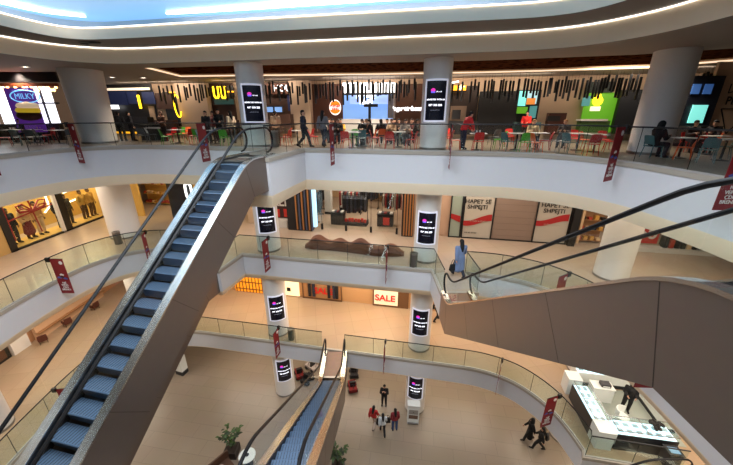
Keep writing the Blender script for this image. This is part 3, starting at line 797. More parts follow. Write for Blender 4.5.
# long wavy bench made of upright ribs
r = thing('wavy_bench', 'long dark brown sculptural bench of wooden ribs with wavy humps', 'bench', (-.75,16.72,Z2), -.21)
b = MB(); N = 92; L = 5.75
for i in range(N):
    t = i/(N-1); x = (t-.5)*L
    h = .46+.36*math.exp(-((t-.12)/.075)**2)+.28*math.exp(-((t-.36)/.07)**2)+.46*math.exp(-((t-.58)/.085)**2)+.2*math.exp(-((t-.87)/.07)**2)-.1*max(0,(t-.9)*5)
    h *= min(1., .55+.45*min(t,1-t)*14)
    d = (.62+.12*math.sin(t*9))*min(1., .55+.45*min(t,1-t)*12); yo = .12*math.sin(t*7)
    prof = [(-d/2*.8,0),(d/2*.8,0),(d/2,h*.45),(d/2*.7,h*.92),(0,h),(-d/2*.7,h*.86),(-d/2,h*.45)]
    n = len(prof); w = .02
    b.add([(x-w,yo+p[0],p[1]) for p in prof]+[(x+w,yo+p[0],p[1]) for p in prof], [tuple(range(n)), tuple(range(2*n-1,n-1,-1))]+[(k,(k+1)%n,n+(k+1)%n,n+k) for k in range(n)])
b.build('ribs', woodslat, r)
MB().box((0,0,.13),(L-.3,.2,.14)).build('inner_beam', black, r)
AC = []
def armchair(x, y, z, rz, label):
    if AC: return dup(AC[0], (x,y,z), rz, label)
    r = thing('lounge_chair', label, 'chair', (x,y,z), rz, 'small brown lounge chairs'); AC.append(r); m = mat('lounge_brown',(84,40,26),.6)
    MB().box((0,0,.36),(.62,.6,.16)).build('seat', m, r); r.scale = (.62,.62,.7); MB().box((0,-.28,.62),(.62,.12,.5)).build('backrest', m, r)
    for s in (-1,1): MB().box((s*.31,0,.48),(.1,.6,.26)).build('armrest', m, r)
    for sx in (-1,1):
        for sy in (-1,1): leg_tube((sx*.26,sy*.24,.3),(sx*.28,sy*.26,0),.022,.016).build('leg', black, r)
armchair(-20.0,17.7,Z1,1.2,'middle one of three small brown lounge chairs before the lower left shops')
armchair(-20.0,16.0,Z1,.9,'brown lounge chair nearest the white panel of the lower left shops')
armchair(-19.7,19.6,Z1,1.4,'brown lounge chair farthest back at the lower left shops')

# ------------------------------------------------------------------ shops one floor below the food court
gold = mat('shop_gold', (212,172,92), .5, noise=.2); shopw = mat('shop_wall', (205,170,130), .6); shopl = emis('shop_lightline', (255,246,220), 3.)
navy = mat('shop_navy', (20,22,34), .5)
WL = -20.3
H2 = Z3-2.0
struct(MB().prism([(WL,-8),(WL,16.55),(WL-.2,16.55),(WL-.2,-8)], Z2, H2).build('wall_left', mat('wall_gold',(190,152,92),.6)))
struct(MB().prism([(WL,24.6),(WL,30),(WL-.2,30),(WL-.2,24.6)], Z2, H2).build('wall_left', tan))
struct(MB().box((WL-2.6,19,(Z2+H2)/2),(.1,18,H2-Z2)).build('wall_left', gold))
w = thing('window_2', 'left shop window with mannequins', 'window', (WL,16.5,Z2)); w['kind'] = 'structure'
hh = H2-Z2
def wbar(nm, y0, y1, z0, z1, m, t=.14): return MB().box((0,(y0+y1)/2-16.5,(z0+z1)/2),(t,y1-y0,z1-z0)).build(nm, m, w)
wbar('frame', 16.55, 16.9, 0, hh, black); wbar('frame', 16.6, 24.4, 0, .1, black); wbar('divider', 19.85, 20.05, 0, hh, plaster); wbar('divider', 20.05, 20.55, 0, hh, black); wbar('frame', 24.4, 24.6, 0, hh, black)
wbar('pane', 16.6, 19.85, .1, hh, shopglass, .02); wbar('pane', 20.55, 24.4, .1, hh, shopglass, .02)
rib = mat('ribbon_red', (150,24,22), .5)
r = thing('ribbon_bow', 'large red gift bow of ribbons across the left shop window', 'decoration', (WL-.12,18.6,Z2+1.9))
for a, c in (((-1.5,-.2),(1.6,.1)),((.1,-1.4),(-.2,1.9)),((-1.55,1.6),(-1.5,-1.4))):
    MB().tube([(0,a[0],a[1]),(0,c[0],c[1])], .05, 6, .3, 1).build('ribbon', rib, r)
for s in (-1,1):
    for h in (.45,.9): MB().tube([(0,0,0),(0,s*.5,h*.6),(.05,s*.9,h*.55),(0,s*.75,h*.15),(0,0,0)], .045, 6).build('loop', rib, r)
MB().box((-.01,0,0),(.1,.16,.16)).build('knot', rib, r)
for k, pts in enumerate(([(21.9,2.6),(22.6,2.75),(23.0,2.7)],[(21.9,2.6),(21.95,1.2),(21.5,.9)],[(23.3,1.9),(24.2,2.0)],[(23.2,1.1),(24.2,1.2)],[(20.9,2.7),(21.2,2.9)])):
    tag(MB().tube([(WL-2.5,p[0],Z2+p[1]) for p in pts], .05, 6).build('neon_line', shopl), 'white neon line on the gold shop wall, %s' % ['upper corner piece','descending piece behind the mannequin pair','upper right dash','lower right dash','short upper left dash'][k], 'neon light', 'neon lines on the gold wall')
SH = []
for k, (y, z, lab) in enumerate(((17.0,1.35,'white folded pullovers, upper stack in the left shop window'),(17.05,.95,'white folded pullovers, middle stack in the left shop window'),(17.1,.55,'white folded pullovers, lower stack in the left shop window'))):
    r = thing('folded_clothes', lab, 'clothes', (WL-.7,y,Z2+z), .2)
    for q in range(3): MB().box((0,.03*q,.05+.09*q),(.5,.6-.05*q,.08)).build('pullover', [wht,mat('cloth_cream',(225,205,170),.8),navy][q], r)
    MB().box((0,0,-.02),(.6,.8,.04)).build('shelf', gold, r)
# rear wall pieces of the same floor, left to right
for x0, x1, m in ((-40,-17.3,gold),(-8.6,-7.0,tan),(2.3,5.5,mat('wall_pink',(196,160,134),.6))): F2.wall(x0, x1, Z2, H2, m)
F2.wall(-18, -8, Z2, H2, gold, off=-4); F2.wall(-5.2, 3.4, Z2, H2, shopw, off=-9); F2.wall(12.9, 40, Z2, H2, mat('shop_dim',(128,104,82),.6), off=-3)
for x in (-8.4, -5.4, 3.2, 12.85): 
    y = F2.k-.19*x; struct(MB().prism([(x,y+.2),(x+.15,y+.2),(x+.15,y+9),(x,y+9)], Z2, H2).build('wall_shop', shopw))
r = F2.root('shop_sign', 'dark navy shop front with a big white rounded letter O', 'sign', 184, 200); F2.part(r, 'panel', navy, 172, 184, 196, 222, off=0., th=.2, z0=0, z1=hh)
q = F2.local(r, F2.pt(188.5, 191, .25)); MB().tube([(q.x+.24*(abs(math.cos(a*PI/12))**.6)*math.copysign(1,math.cos(a*PI/12)), q.y, q.z+.55*(abs(math.sin(a*PI/12))**.6)*math.copysign(1,math.sin(a*PI/12))) for a in range(25)], .08, 8).build('letter', lwh, r)
r = F2.root('poster', 'dark poster with red figures and the white word SALE left of the striped wall', 'poster', 284, 208)
F2.part(r, 'board', mat('poster_dark',(52,18,18),.5), 270, 186, 289.3, 217, off=.1, th=.06); F2.text(r, 'SALE', 277.5, 202, .85, wht, .2, bold=.02)
for u, v in ((276,194),(286,196),(287,213),(277,213)): F2.part(r, 'red_figure', mat('poster_red',(190,38,26),.5), u-3, v-4, u+3, v+4, off=.15, th=.03)
F2.part(r, 'display_base', wht, 268, 218, 289.3, 226, off=.1, th=.4)
sw1 = mat('stripe_dark',(24,22,26),.5); sw2 = mat('stripe_wood',(168,112,62),.5); sw3 = mat('stripe_blue',(70,78,104),.5)
r = F2.root('striped_partition', 'dark shop partition with vertical wooden stripes left of the clothes shop', 'partition', 300, 208)
F2.part(r, 'core', sw1, 290, 190, 313.5, 226.5, off=.25, th=.55, z0=0, z1=hh)
for i in range(6): F2.part(r, 'stripe', [sw2,sw3][i%2], 295.5+i*3.1, 190, 296.8+i*3.1, 226.5, off=.8, th=.05, z0=.08, z1=hh)
F2.part(r, 'lit_panel', emis('panel_ice',(170,215,240),1.1), 313.7, 190, 316.8, 224, off=.45, th=.3, z0=.3, z1=hh)
r = F2.root('striped_partition', 'dark shop partition with vertical wooden stripes beside the right middle column', 'partition', 408, 215)
F2.part(r, 'core', sw1, 402.5, 195, 414, 233, off=.15, th=.45, z0=0, z1=hh)
for i in range(4): F2.part(r, 'stripe', sw2, 403.8+i*2.7, 195, 405.2+i*2.7, 233, off=.6, th=.05, z0=.08, z1=hh)
w = F2.root('window_3', 'glass front of the clothes shop', 'window', 358, 215); w['kind'] = 'structure'
for u0, u1 in ((317,323.5),(324,345),(346,371),(372,396)): F2.part(w, 'pane', shopglass, u0, 195, u1, 230, off=.05, th=.02, z0=.05, z1=hh)
HG = []
for u, lab in ((322,'leftmost'),(346,'second'),(371,'third'),(397,'rightmost')):
    q = F2.pt(u, 224, .25)
    if not HG:
        r = thing('security_gate', lab+' of the slim clothes shop door posts', 'door post', (q[0],q[1],Z2), ANG, 'slim posts in the clothes shop entrance'); HG.append(r)
        MB().box((0,0,.2),(.14,.1,.4)).build('foot', blackm, r); MB().tube([(0,0,.4),(0,0,2.9)], .015, 6).build('rod', blackm, r)
    else: dup(HG[0], (q[0],q[1],Z2), ANG, lab+' of the slim clothes shop door posts')
clo = [mat('cloth_%d'%i, c, .8) for i, c in enumerate(((22,22,28),(40,44,60),(120,26,26),(70,70,78),(150,140,130),(28,36,30)))]
def rack(x, y, label, n=11, L=1.5, rz=ANG, cols=(0,0,1,0,3,0,1), sc=1.25):
    r = thing('clothes_rack', label, 'clothes rack', (x,y,Z2), rz); r.scale = (sc,sc,sc)
    for s in (-1,1):
        MB().tube([(s*L/2,0,0),(s*L/2,0,1.5)], .02, 8).build('post', blackm, r); MB().box((s*L/2,0,.03),(.06,.5,.05)).build('foot', blackm, r)
    MB().tube([(-L/2,0,1.5),(L/2,0,1.5)], .02, 8).build('rail', blackm, r)
    for i in range(n):
        xx = -L/2+.1+(L-.2)*i/(n-1); h = random.uniform(.75,1.0)
        b = MB(); b.add([(xx-.03,-.06,1.46),(xx+.03,-.06,1.46),(xx+.03,.06,1.46),(xx-.03,.06,1.46),(xx-.045,-.24,1.36),(xx+.045,-.24,1.36),(xx+.045,.24,1.36),(xx-.045,.24,1.36),(xx-.05,-.22,1.46-h),(xx+.05,-.22,1.46-h),(xx+.05,.22,1.46-h),(xx-.05,.22,1.46-h)],
              [(3,2,1,0),(0,1,5,4),(1,2,6,5),(2,3,7,6),(3,0,4,7),(4,5,9,8),(5,6,10,9),(6,7,11,10),(7,4,8,11),(8,9,10,11)]); b.build('garment', clo[cols[i%len(cols)]], r)
    return r
def shoptable(x, y, label, red=1, L=1.3, rz=ANG):
    r = thing('display_table', label, 'display table', (x,y,Z2), rz); MB().box((0,0,.42),(L,.7,.84)).build('body', clo[0], r); MB().box((0,0,.86),(L+.06,.76,.04)).build('top', blackm, r)
    for i in range(5): MB().box((-L/2+.16+i*(L-.3)/4,0,.92),(.2,.44,.08)).build('folded_shirt', [wht,clo[3],clo[2],clo[0],wht][i], r)
    if red: MB().box((.1,-.37,.4),(.45,.02,.55)).build('red_card', mat('card_red',(200,44,34),.5), r)
    return r
q = F2.pt(330, 212, -1.6); shoptable(-2.05, 21.8, 'black display table left of the central clothes rack', 0, .9)
rack(-.85, 22.5, 'black rack crowded with dark clothes in the middle of the clothes shop', 12, 1.5)
r = thing('display_platform', 'black platform with red gift cards before the central clothes rack', 'platform', (-.75,21.6,Z2), ANG); MB().box((0,0,.1),(1.7,.8,.2)).build('base', clo[0], r)
for i in range(7): MB().box((-.7+i*.23,-.1+.1*(i%2),.3),(.17,.12,.22+.06*(i%3))).build('red_card', MATS['card_red'], r)
shoptable(1.35, 21.4, 'black display table with a red card, right side of the clothes shop', 1, 1.1)
rack(2.0, 23.3, 'clothes rack behind the right display table', 9, 1.3, ANG, (4,2,0,2,4)); rack(-3.7, 23.0, 'tall dark clothes rack along the left side of the clothes shop', 10, 1.6, PI/2)
rack(-1.3, 24.4, 'bright rack with red and pale clothes just behind the central dark rack', 11, 1.4, ANG, (2,4,0,2,3,4))
rack(1.0, 27.6, 'deep clothes rack with pale garments at the back right of the shop', 10, 1.6, ANG, (4,3,4,0,2)); rack(-3.6, 26.4, 'dark rack along the left side, deeper in the clothes shop', 9, 1.5, PI/2)
rack(.0, 25.9, 'far clothes rack deep inside the clothes shop', 9, 1.6)
for x, lab in ((-3.0,'white shop pillar behind the left clothes rack'),(-1.9,'second white shop pillar, farther back'),):
    r = thing('display_pillar', lab, 'pillar', (x,24.3+(x+3)*1.1,Z2), ANG); MB().box((0,0,hh/2),(.5,.5,hh-.02)).build('shaft', wht, r); MB().box((0,0,.1),(.54,.54,.2)).build('plinth', clo[0], r)
# coming soon boards
bdw = mat('board_pale', (182,172,158), .6); bdb = mat('board_taupe', (140,118,104), .6)
for u0, u1, lab, k in ((463,492,'pale notice board with red wave left of the brown shutter',1),(535.5,569,'pale notice board with red wave right of the brown shutter',1),(450,460.5,'narrow greenish glass notice board with a red wave end, left of the boards',0)):
    r = F2.root('notice_board', lab, 'notice board', (u0+u1)/2, 225)
    F2.part(r, 'board', bdw if k else mat('board_green',(150,160,146),.4), u0, 205, u1, 240, off=.05, th=.06, z0=.06, z1=hh)
    F2.part(r, 'frame', black, u0-1, 205, u0+.3, 240, off=.1, th=.06, z0=0, z1=hh); F2.part(r, 'frame', black, u1-.3, 205, u1+.8, 240, off=.1, th=.06, z0=0, z1=hh); F2.part(r, 'frame', black, u0, 205, u1, 240, off=.1, th=.06, z0=0, z1=.07)
    a = F2.local(r, F2.pt(u0+.4, 220, .14)); c = F2.local(r, F2.pt(u1-.4, 220, .14)); n = 16; b = MB(); vs = []
    zc = F2.pt((u0+u1)/2, 220.5, .14)[2]-Z2
    for i in range(n+1):
        f = i/n; z = zc+(.22*math.sin((f-.55)*PI*1.1) if k else .3-.2*f); h = .16+.05*f
        for yy in (0,-.012): vs += [(a.x+(c.x-a.x)*f, a.y+yy, z-h), (a.x+(c.x-a.x)*f, a.y+yy, z+h)]
    fs = []
    for i in range(n): j = 4*i; fs += [(j,j+4,j+5,j+1),(j+2,j+3,j+7,j+6),(j,j+2,j+6,j+4),(j+1,j+5,j+7,j+3)]
    b.add(vs, fs+[(0,1,3,2),(4*n,4*n+2,4*n+3,4*n+1)]); b.build('red_wave', mat('wave_red',(165,28,30),.5), r)
    if k:
        F2.text(r, 'HAPET S\u00cb\nSHPEJTI', u0+15 if u0 < 500 else u0+19.5, 204.5 if u0 < 500 else 208.5, .36, black, .14, bold=.006)
        F2.text(r, 'se shpejti se shpejti', (u0+u1)/2, 221 if u0<500 else 224.5, .12, bdw, .17)
        if u0 < 500: F2.text(r, 'm\u00eb t\u00eb mirat', u0+7, 232.5, .16, black, .14)
r = F2.root('roller_shutter', 'plain taupe brown closed shutter between the two notice boards', 'shutter', 514, 225)
F2.part(r, 'curtain', bdb, 493, 205, 534.5, 240, off=.02, th=.06, z0=.06, z1=hh); F2.part(r, 'bottom_bar', black, 493, 205, 534.5, 240, off=.08, th=.05, z0=0, z1=.08)
for i in range(9): F2.part(r, 'slat_line', mat('shutter_line',(120,100,88),.6), 493.5, 205, 534, 240, off=.075, th=.012, z0=.3+i*.4, z1=.315+i*.4)
r = F2.root('shop_post', 'thick black post at the right end of the notice boards', 'post', 573, 225); F2.part(r, 'shaft', black, 570, 205, 577, 243, off=.1, th=.3, z0=0, z1=hh)
def shelves(u0, u1, v0, v1, label, off, cols, n=4, F=F2, zz=Z2, sm=None):
    r = F.root('shop_shelf', label, 'shelf', (u0+u1)/2, (v0+v1)/2); 
    a = F.local(r, F.pt(u0,(v0+v1)/2,off)); c = F.local(r, F.pt(u1,(v0+v1)/2,off)); wd = c.x-a.x; xm = (a.x+c.x)/2
    H = hh-.3
    MB().box((xm,a.y+.2,H/2),(wd,.05,H)).build('back_board', sm or mat('shelf_wood',(150,108,70),.6), r)
    for i in range(n+1): MB().box((xm,a.y,.15+i*(H-.3)/n),(wd,.36,.04)).build('shelf_board', sm or MATS['shelf_wood'], r)
    for i in range(n):
        m = max(2, int(wd/.3))
        for j in range(m):
            s = random.uniform(.14,.26); MB().box((a.x+.15+(wd-.3)*j/max(1,m-1),a.y-.02,.17+i*(H-.3)/n+s/2),(.2,.2,s)).build('goods', random.choice(cols), r)
    return r
warm = [mat('goods_red',(170,60,40),.6), mat('goods_black',(30,26,26),.6), mat('goods_cream',(220,190,150),.6), mat('goods_gold',(200,150,70),.6)]
shelves(579, 604, 205, 243, 'shelves of red and black goods right of the black post', -.6, warm, 5)
shelves(148, 172, 190, 222, 'clothes shelves in the golden shop between the left columns', -3.4, [warm[2],warm[0],warm[3],gold], 4, F2, Z2, gold)
r = F2.root('sale_poster', 'red poster with a big white 50 behind the right round column', 'poster', 649, 232)
F2.part(r, 'board', mat('poster_bright_red',(178,34,30),.5), 638, 225.5, 659, 243, off=.0, th=.06); F2.text(r, '50', 648, 233.5, 1.0, wht, .1, bold=.02)
r = F2.root('shop_window_display', 'dark shop display with goods right of the red 50 poster', 'display', 675, 245)
F2.part(r, 'plinth', wht, 632, 246, 720, 250, off=0, th=.5, z0=0, z1=.25); F2.part(r, 'backdrop', mat('display_dark',(46,48,44),.6), 660, 230, 720, 250, off=-.3, th=.1, z0=.25, z1=hh)
for i in range(9): F2.part(r, 'goods', random.choice(warm+[clo[5],clo[0]]), 661+i*6, 238, 665+i*6, 246, off=.0, th=.3, z0=.25, z1=.7+.5*random.random())

# ------------------------------------------------------------------ shops two floors below
H1 = Z2-1.59; h1 = H1-Z1
F1.wall(-40, 40, Z1, H1, mat('wall_peach',(206,160,112),.6))
struct(MB().box((-20.9,10,(Z1+H1)/2),(.2,40,h1)).build('wall_left', mat('wall_apricot',(190,140,100),.6)))
w = thing('window_4', 'dark framed shop window at the lower left', 'window', (-20.75,11.9,Z1)); w['kind'] = 'structure'
for y0, y1, z0, z1, nm, m in ((8.4,14.7,0,.14,'frame',black),(14.6,14.8,0,h1,'frame',black),(8.4,14.6,.14,h1,'display',mat('window_brown',(96,56,34),.5)),):
    MB().box((0,(y0+y1)/2-11.9,(z0+z1)/2),(.08,y1-y0,z1-z0)).build(nm, m, w)
MB().box((.06,-.1,1.6),(.02,6.0,2.9)).build('pane', shopglass, w)
tag(MB().box((-20.7,15.35,Z1+1.4),(.2,.95,2.8)).build('wall_panel', plaster), 'white upright panel beside the dark lower left shop window', 'panel')
r = thing('shop_glow_shelf', 'row of low shelves added for the warm shop glow behind the lower left lounge chairs', 'shelf', (-20.6,18.8,Z1))
MB().box((0,0,1.5),(.2,5.2,3.0)).build('back_board', emis('glow_apricot',(204,164,128),.04), r)  # board glows in place of the shop's orange light; shelves are added
for i in range(4): MB().box((.16,0,.5+i*.7),(.3,5.2,.05)).build('shelf_board', MATS['shelf_wood'], r)
r = F1.root('honeycomb_display', 'glowing golden display wall left of the left middle column on the second lowest floor', 'display', 250, 287)
F1.part(r, 'light_wall', emis('honey_glow',(225,140,30),.9), 236, 280, 263, 293.5, off=.1, th=.08, z0=.05, z1=h1)
for i in range(9): F1.part(r, 'lattice_bar', mat('honey_dark',(120,66,20),.5), 236.5+i*3.2, 280, 237.1+i*3.2, 293.5, off=.2, th=.04, z0=.05, z1=h1)
for i in range(6): F1.part(r, 'lattice_bar', MATS['honey_dark'], 236, 280, 263, 293.5, off=.2, th=.04, z0=.3+i*.6, z1=.36+i*.6)
r = F1.root('lit_poster', 'pale lit poster with a dark bird figure right of the left middle column', 'poster', 293, 292)
F1.part(r, 'board', emis('poster_pale',(250,225,180),.8), 282, 285, 299.5, 297, off=.1, th=.06, z0=.1, z1=h1); F1.part(r, 'figure', black, 287, 287.5, 290.5, 291, off=.2, th=.03)
for u0, u1, lab, tx, um in ((303,342,'shop window with dark mannequin display and red SALE word, below the wavy bench','SALE',323),(373,409,'shop window with pale poster and red SALE word, left of the right middle column','SALE',385)):
    r = F1.root('shop_window', lab, 'shop window', (u0+u1)/2, 298)
    F1.part(r, 'frame', mat('frame_bronze',(110,76,48),.5), u0, 285, u1, 303, off=.05, th=.1, z0=0, z1=h1)
    F1.part(r, 'display', mat('display_tan',(176,128,84),.5) if u0 < 350 else emis('display_cream',(250,225,190),.5), u0+1.2, 285, u1-(1.2 if u0<350 else 11), 303, off=.16, th=.04, z0=.18, z1=h1)
    F1.text(r, tx, um, 291.5 if u0 < 350 else 298.5, .7, mat('sale_red',(200,30,24),.5,emit=.3), .26, bold=.02)
    if u0 < 350:
        for i, uu in enumerate((310,314,329,334,337)): F1.part(r, 'dark_figure', clo[i%2], uu-1.2, 288, uu+1.4, 301.5, off=.22, th=.08, z0=.3, z1=2.0)
struct(MB().prism([(-34,26),(34,20),(34,20.2),(-34,26.2)], Z0, Z1-1.28).build('wall_back', tan))
for nm, x0, x1, y0, y1 in (('wall_left',-34,-33.8,-9,42),('wall_right',33.8,34,-9,42),('wall_front',-34,34,-9,-8.8)):
    struct(MB().box(((x0+x1)/2,(y0+y1)/2,-5.7),(x1-x0,y1-y0,22)).build(nm, tan))

# ------------------------------------------------------------------ people
def caps_mesh(key, caps, voxel, extra=None, smooth=2):
    b = MB()
    for p0, r0, p1, r1 in caps:
        P0, P1 = Vector(p0), Vector(p1); d = P1-P0; L = d.length
        if L < 1e-4: d = Vector((0,0,1)); L = 1e-4
        q = d.normalized().to_track_quat('Z','Y').to_matrix().to_4x4(); M = Matrix.Translation(P0) @ q
        n = 12; prof = []
        for i in range(5): a = -PI/2+PI/2*i/5; prof.append((max(.001, r0*math.cos(a)), r0*math.sin(a)))
        prof.append((r0,0)); prof.append((r1,L))
        for i in range(1,6): a = PI/2*i/5; prof.append((max(.001, r1*math.cos(a)), L+r1*math.sin(a)))
        b.lathe(prof, n, M=M)
    me = bpy.data.meshes.new(key); me.from_pydata(b.v, [], b.f); me.update()
    if voxel:
        o = bpy.data.objects.new(key, me); C.objects.link(o)
        md = o.modifiers.new('r','REMESH'); md.mode = 'VOXEL'; md.voxel_size = voxel
        sm = o.modifiers.new('s','SMOOTH'); sm.iterations = smooth; sm.factor = .5
        dg = bpy.context.evaluated_depsgraph_get(); m2 = bpy.data.meshes.new_from_object(o.evaluated_get(dg)); bpy.data.objects.remove(o); me = m2
    if extra:
        bm = bmesh.new(); bm.from_mesh(me); t = bpy.data.meshes.new('t'); t.from_pydata(extra.v, [], extra.f); t.update(); bm.from_mesh(t); bm.to_mesh(me); bm.free()
    me.shade_smooth(); me.name = key
    me.materials.clear(); me.materials.append(skin)
    return me
def joints(pose):
    J = {}
    sit = pose.startswith('sit'); dz = -.42 if sit else 0
    lean = .45 if pose == 'lean' else (.12 if pose == 'sit_table' else 0)
    def tor(x, y, z):       # bend the trunk about the hip
        zz = z-.95; return (x, y+zz*math.sin(lean), .95+zz*math.cos(lean)-0+dz)
    J['pelvis'] = (0,0,.97+dz); J['waist'] = tor(0,0,1.08); J['chest'] = tor(0,.01,1.27); J['neck'] = tor(0,-.005,1.45); J['nape'] = tor(0,.01,1.52); J['head'] = tor(0,.02,1.62)
    for s, k in ((-1,'L'),(1,'R')):
        J['hip'+k] = (s*.095,0,.93+dz)
        if sit: J['knee'+k] = (s*.12,.43,.50); J['ank'+k] = (s*.12,.40,.09); J['toe'+k] = (s*.13,.56,.04)
        elif pose in ('walk','walk_bag'):
            f = 1 if s < 0 else -1
            J['knee'+k] = (s*.10,.20 if f>0 else .02,.53 if f>0 else .50); J['ank'+k] = (s*.10,.29 if f>0 else -.30,.10 if f>0 else .17); J['toe'+k] = (s*.11,.44 if f>0 else -.17,.06 if f>0 else .05)
        else: J['knee'+k] = (s*.115,.02,.51); J['ank'+k] = (s*.12,-.02,.09); J['toe'+k] = (s*.14,.13,.04)
        sh = tor(s*.185,0,1.40); J['sh'+k] = sh
        if pose in ('sit_table',): e = (sh[0]+s*.06, sh[1]+.10, sh[2]-.26); w = (s*.13, sh[1]+.34, .80)
        elif pose == 'lean': e = (sh[0]+s*.05, sh[1]+.10, sh[2]-.26); w = (s*.12, sh[1]+.25, sh[2]-.46)
        elif pose == 'phone': e = (sh[0]+s*.05, sh[1]+.08, sh[2]-.27); w = (s*.10, sh[1]+.24, sh[2]-.02)
        elif pose == 'counter': e = (sh[0]+s*.04, sh[1]+.03, sh[2]-.27); w = (s*.16, sh[1]+.27, sh[2]-.30)
        elif pose in ('walk','walk_bag'):
            f = -1 if s < 0 else 1; e = (sh[0]+s*.05, sh[1]+f*.08-.02, sh[2]-.28); w = (sh[0]+s*.05, sh[1]+f*.20+.06, sh[2]-.50)
        else: e = (sh[0]+s*.05, sh[1]-.03, sh[2]-.28); w = (sh[0]+s*.06, sh[1]+.05, sh[2]-.52)
        J['el'+k] = e; J['wr'+k] = w
        v = (Vector(w)-Vector(e)).normalized(); J['hand'+k] = tuple(Vector(w)+v*.085)
    return J
def fingers(J):
    b = MB()
    for s, k in ((-1,'L'),(1,'R')):
        w, h = Vector(J['wr'+k]), Vector(J['hand'+k]); v = (h-w).normalized()
        side = v.cross(Vector((s,0,.15))).normalized(); nrm = side.cross(v).normalized()*(-1)
        inw = Vector((-s,0,0)); inw = (inw-v*inw.dot(v)).normalized(); side = v.cross(inw).normalized()
        if side.y < 0: side = -side
        for i, ln in enumerate((.062,.078,.074,.056)):
            base = h+side*(.03-.02*i); p1 = base+v*ln*.55+inw*.008; p2 = base+v*ln*.9+inw*.03
            b.tube([base-v*.02, base, p1, p2], [.0095,.0095,.0085,.006], 6)
        t0 = w+v*.03+side*.03; b.tube([t0, t0+side*.03+v*.03, t0+side*.035+v*.06+inw*.012], [.012,.0105,.007], 6)
    return b
_pc = {}
def pmesh(kind, pose, **k):
    key = (kind, pose, tuple(sorted(k.items())))
    if key in _pc: return _pc[key]
    J = joints(pose); c = []; sh = lambda a: Vector(J[a])
    hd = Vector(J['head']); up_ = (hd-Vector(J['nape'])).normalized(); fw = Vector((0,1,0)); fw = (fw-up_*fw.dot(up_)).normalized()
    if kind == 'body':
        for s in 'LR':
            c += [(J['hip'+s],.085,J['knee'+s],.055),(J['knee'+s],.055,J['ank'+s],.036),(J['ank'+s],.038,J['toe'+s],.032),(J['sh'+s],.05,J['el'+s],.037),(J['el'+s],.037,J['wr'+s],.025),(J['wr'+s],.026,J['hand'+s],.03)]
            c += [(J['chest'],.09,J['sh'+s],.055),(J['pelvis'],.1,J['hip'+s],.09)]
        c += [(J['pelvis'],.115,J['waist'],.105),(J['waist'],.105,J['chest'],.125),(J['chest'],.12,J['neck'],.06),(J['neck'],.055,J['nape'],.05)]
        c += [(hd+up_*.03-fw*.015,.088,hd+up_*.02-fw*.01,.088),(hd+fw*.012,.078,hd-up_*.06+fw*.03,.055),(hd+up_*.02+fw*.045,.045,hd-up_*.075+fw*.055,.03),(J['nape'],.05,hd-up_*.03,.06)]
        c += [(hd+up_*.005+fw*.088,.012,hd-up_*.03+fw*.104,.015)]
        side = up_.cross(fw)
        for s in (-1,1): c += [(hd+side*s*.083-up_*.005,.014,hd+side*s*.086-up_*.04,.011)]
        me = caps_mesh('person_body', c, .016, fingers(J), 2)
    elif kind == 'top':
        ex = k.get('ex', .032); lon = k.get('long', 0)
        for s in 'LR':
            wr = sh('el'+s).lerp(sh('wr'+s), .93)
            c += [(J['sh'+s],.055+ex,J['el'+s],.043+ex),(J['el'+s],.043+ex,tuple(wr),.032+ex*.7),(J['chest'],.1+ex,J['sh'+s],.058+ex),(J['pelvis'],.105+ex,J['hip'+s],.085+ex)]
        c += [(J['pelvis'],.12+ex,J['waist'],.11+ex),(J['waist'],.11+ex,J['chest'],.13+ex),(J['chest'],.125+ex,J['neck'],.062+ex*.6)]
        if lon:
            z = J['pelvis'][2]-lon; c += [((s*.06,0,J['pelvis'][2]),.12+ex,(s*.07,0,z+.1),.14+ex) for s in (-1,1)]
        me = caps_mesh('jacket', c, .018, None, 3)
    elif kind == 'trousers':
        for s in 'LR': c += [(J['hip'+s],.108,J['knee'+s],.082),(J['knee'+s],.08,tuple(sh('knee'+s).lerp(sh('ank'+s),.93)),.066),(J['pelvis'],.115,J['hip'+s],.106)]
        me = caps_mesh('trousers', c, .018, None, 2)
    elif kind == 'skirt':
        p = Vector(J['pelvis']); c = [((s*.05,0,p.z+.02),.12,(s*.08,.0,p.z-.62),.17) for s in (-1,1)]+[((0,0,p.z),.13,(0,0,p.z-.62),.19)]
        me = caps_mesh('skirt', c, .02, None, 2)
    elif kind == 'shoes':
        for s in 'LR': c += [(J['ank'+s],.045,J['toe'+s],.042),(tuple(sh('ank'+s)-Vector((0,.03,.035))),.045,J['toe'+s],.04)]
        me = caps_mesh('shoes', c, .016, None, 1)
    elif kind == 'hair':
        c = [(hd+up_*.055-fw*.025,.092,hd+up_*.045-fw*.03,.094),(hd+up_*.09+fw*.02,.05,hd+up_*.06-fw*.06,.07),(hd-fw*.05,.075,hd-up_*.05-fw*.055,.058)]
        if k.get('long'): c += [(hd-fw*.05,.088,hd-up_*.2-fw*.085,.085),(hd-up_*.18-fw*.09,.085,hd-up_*.36-fw*.10,.05)]
        if k.get('hood'): c += [(hd+up_*.03-fw*.03,.118,hd-up_*.1-fw*.03,.12),(hd-up_*.1-fw*.02,.12,J['neck'],.13)]
        me = caps_mesh('hair', c, .014, None, 2)
    elif kind in ('eye_a', 'eye_b', 'mouth'):
        b = MB(); side = up_.cross(fw)
        if kind == 'mouth':
            p = hd-up_*.055+fw*.092; b.tube([p-side*.022, p+fw*.004, p+side*.022], [.003,.006,.003], 6)
        else:
            p = hd+side*(.032 if kind == 'eye_a' else -.032)+up_*.012+fw*.083; b.lathe([(.002,-.012),(.011,-.006),(.012,0),(.011,.006),(.002,.012)], 8, M=Matrix.Translation(p))
        me = bpy.data.meshes.new('face'); me.from_pydata(b.v, [], b.f); me.materials.append(hairb)
    _pc[key] = me
    return me
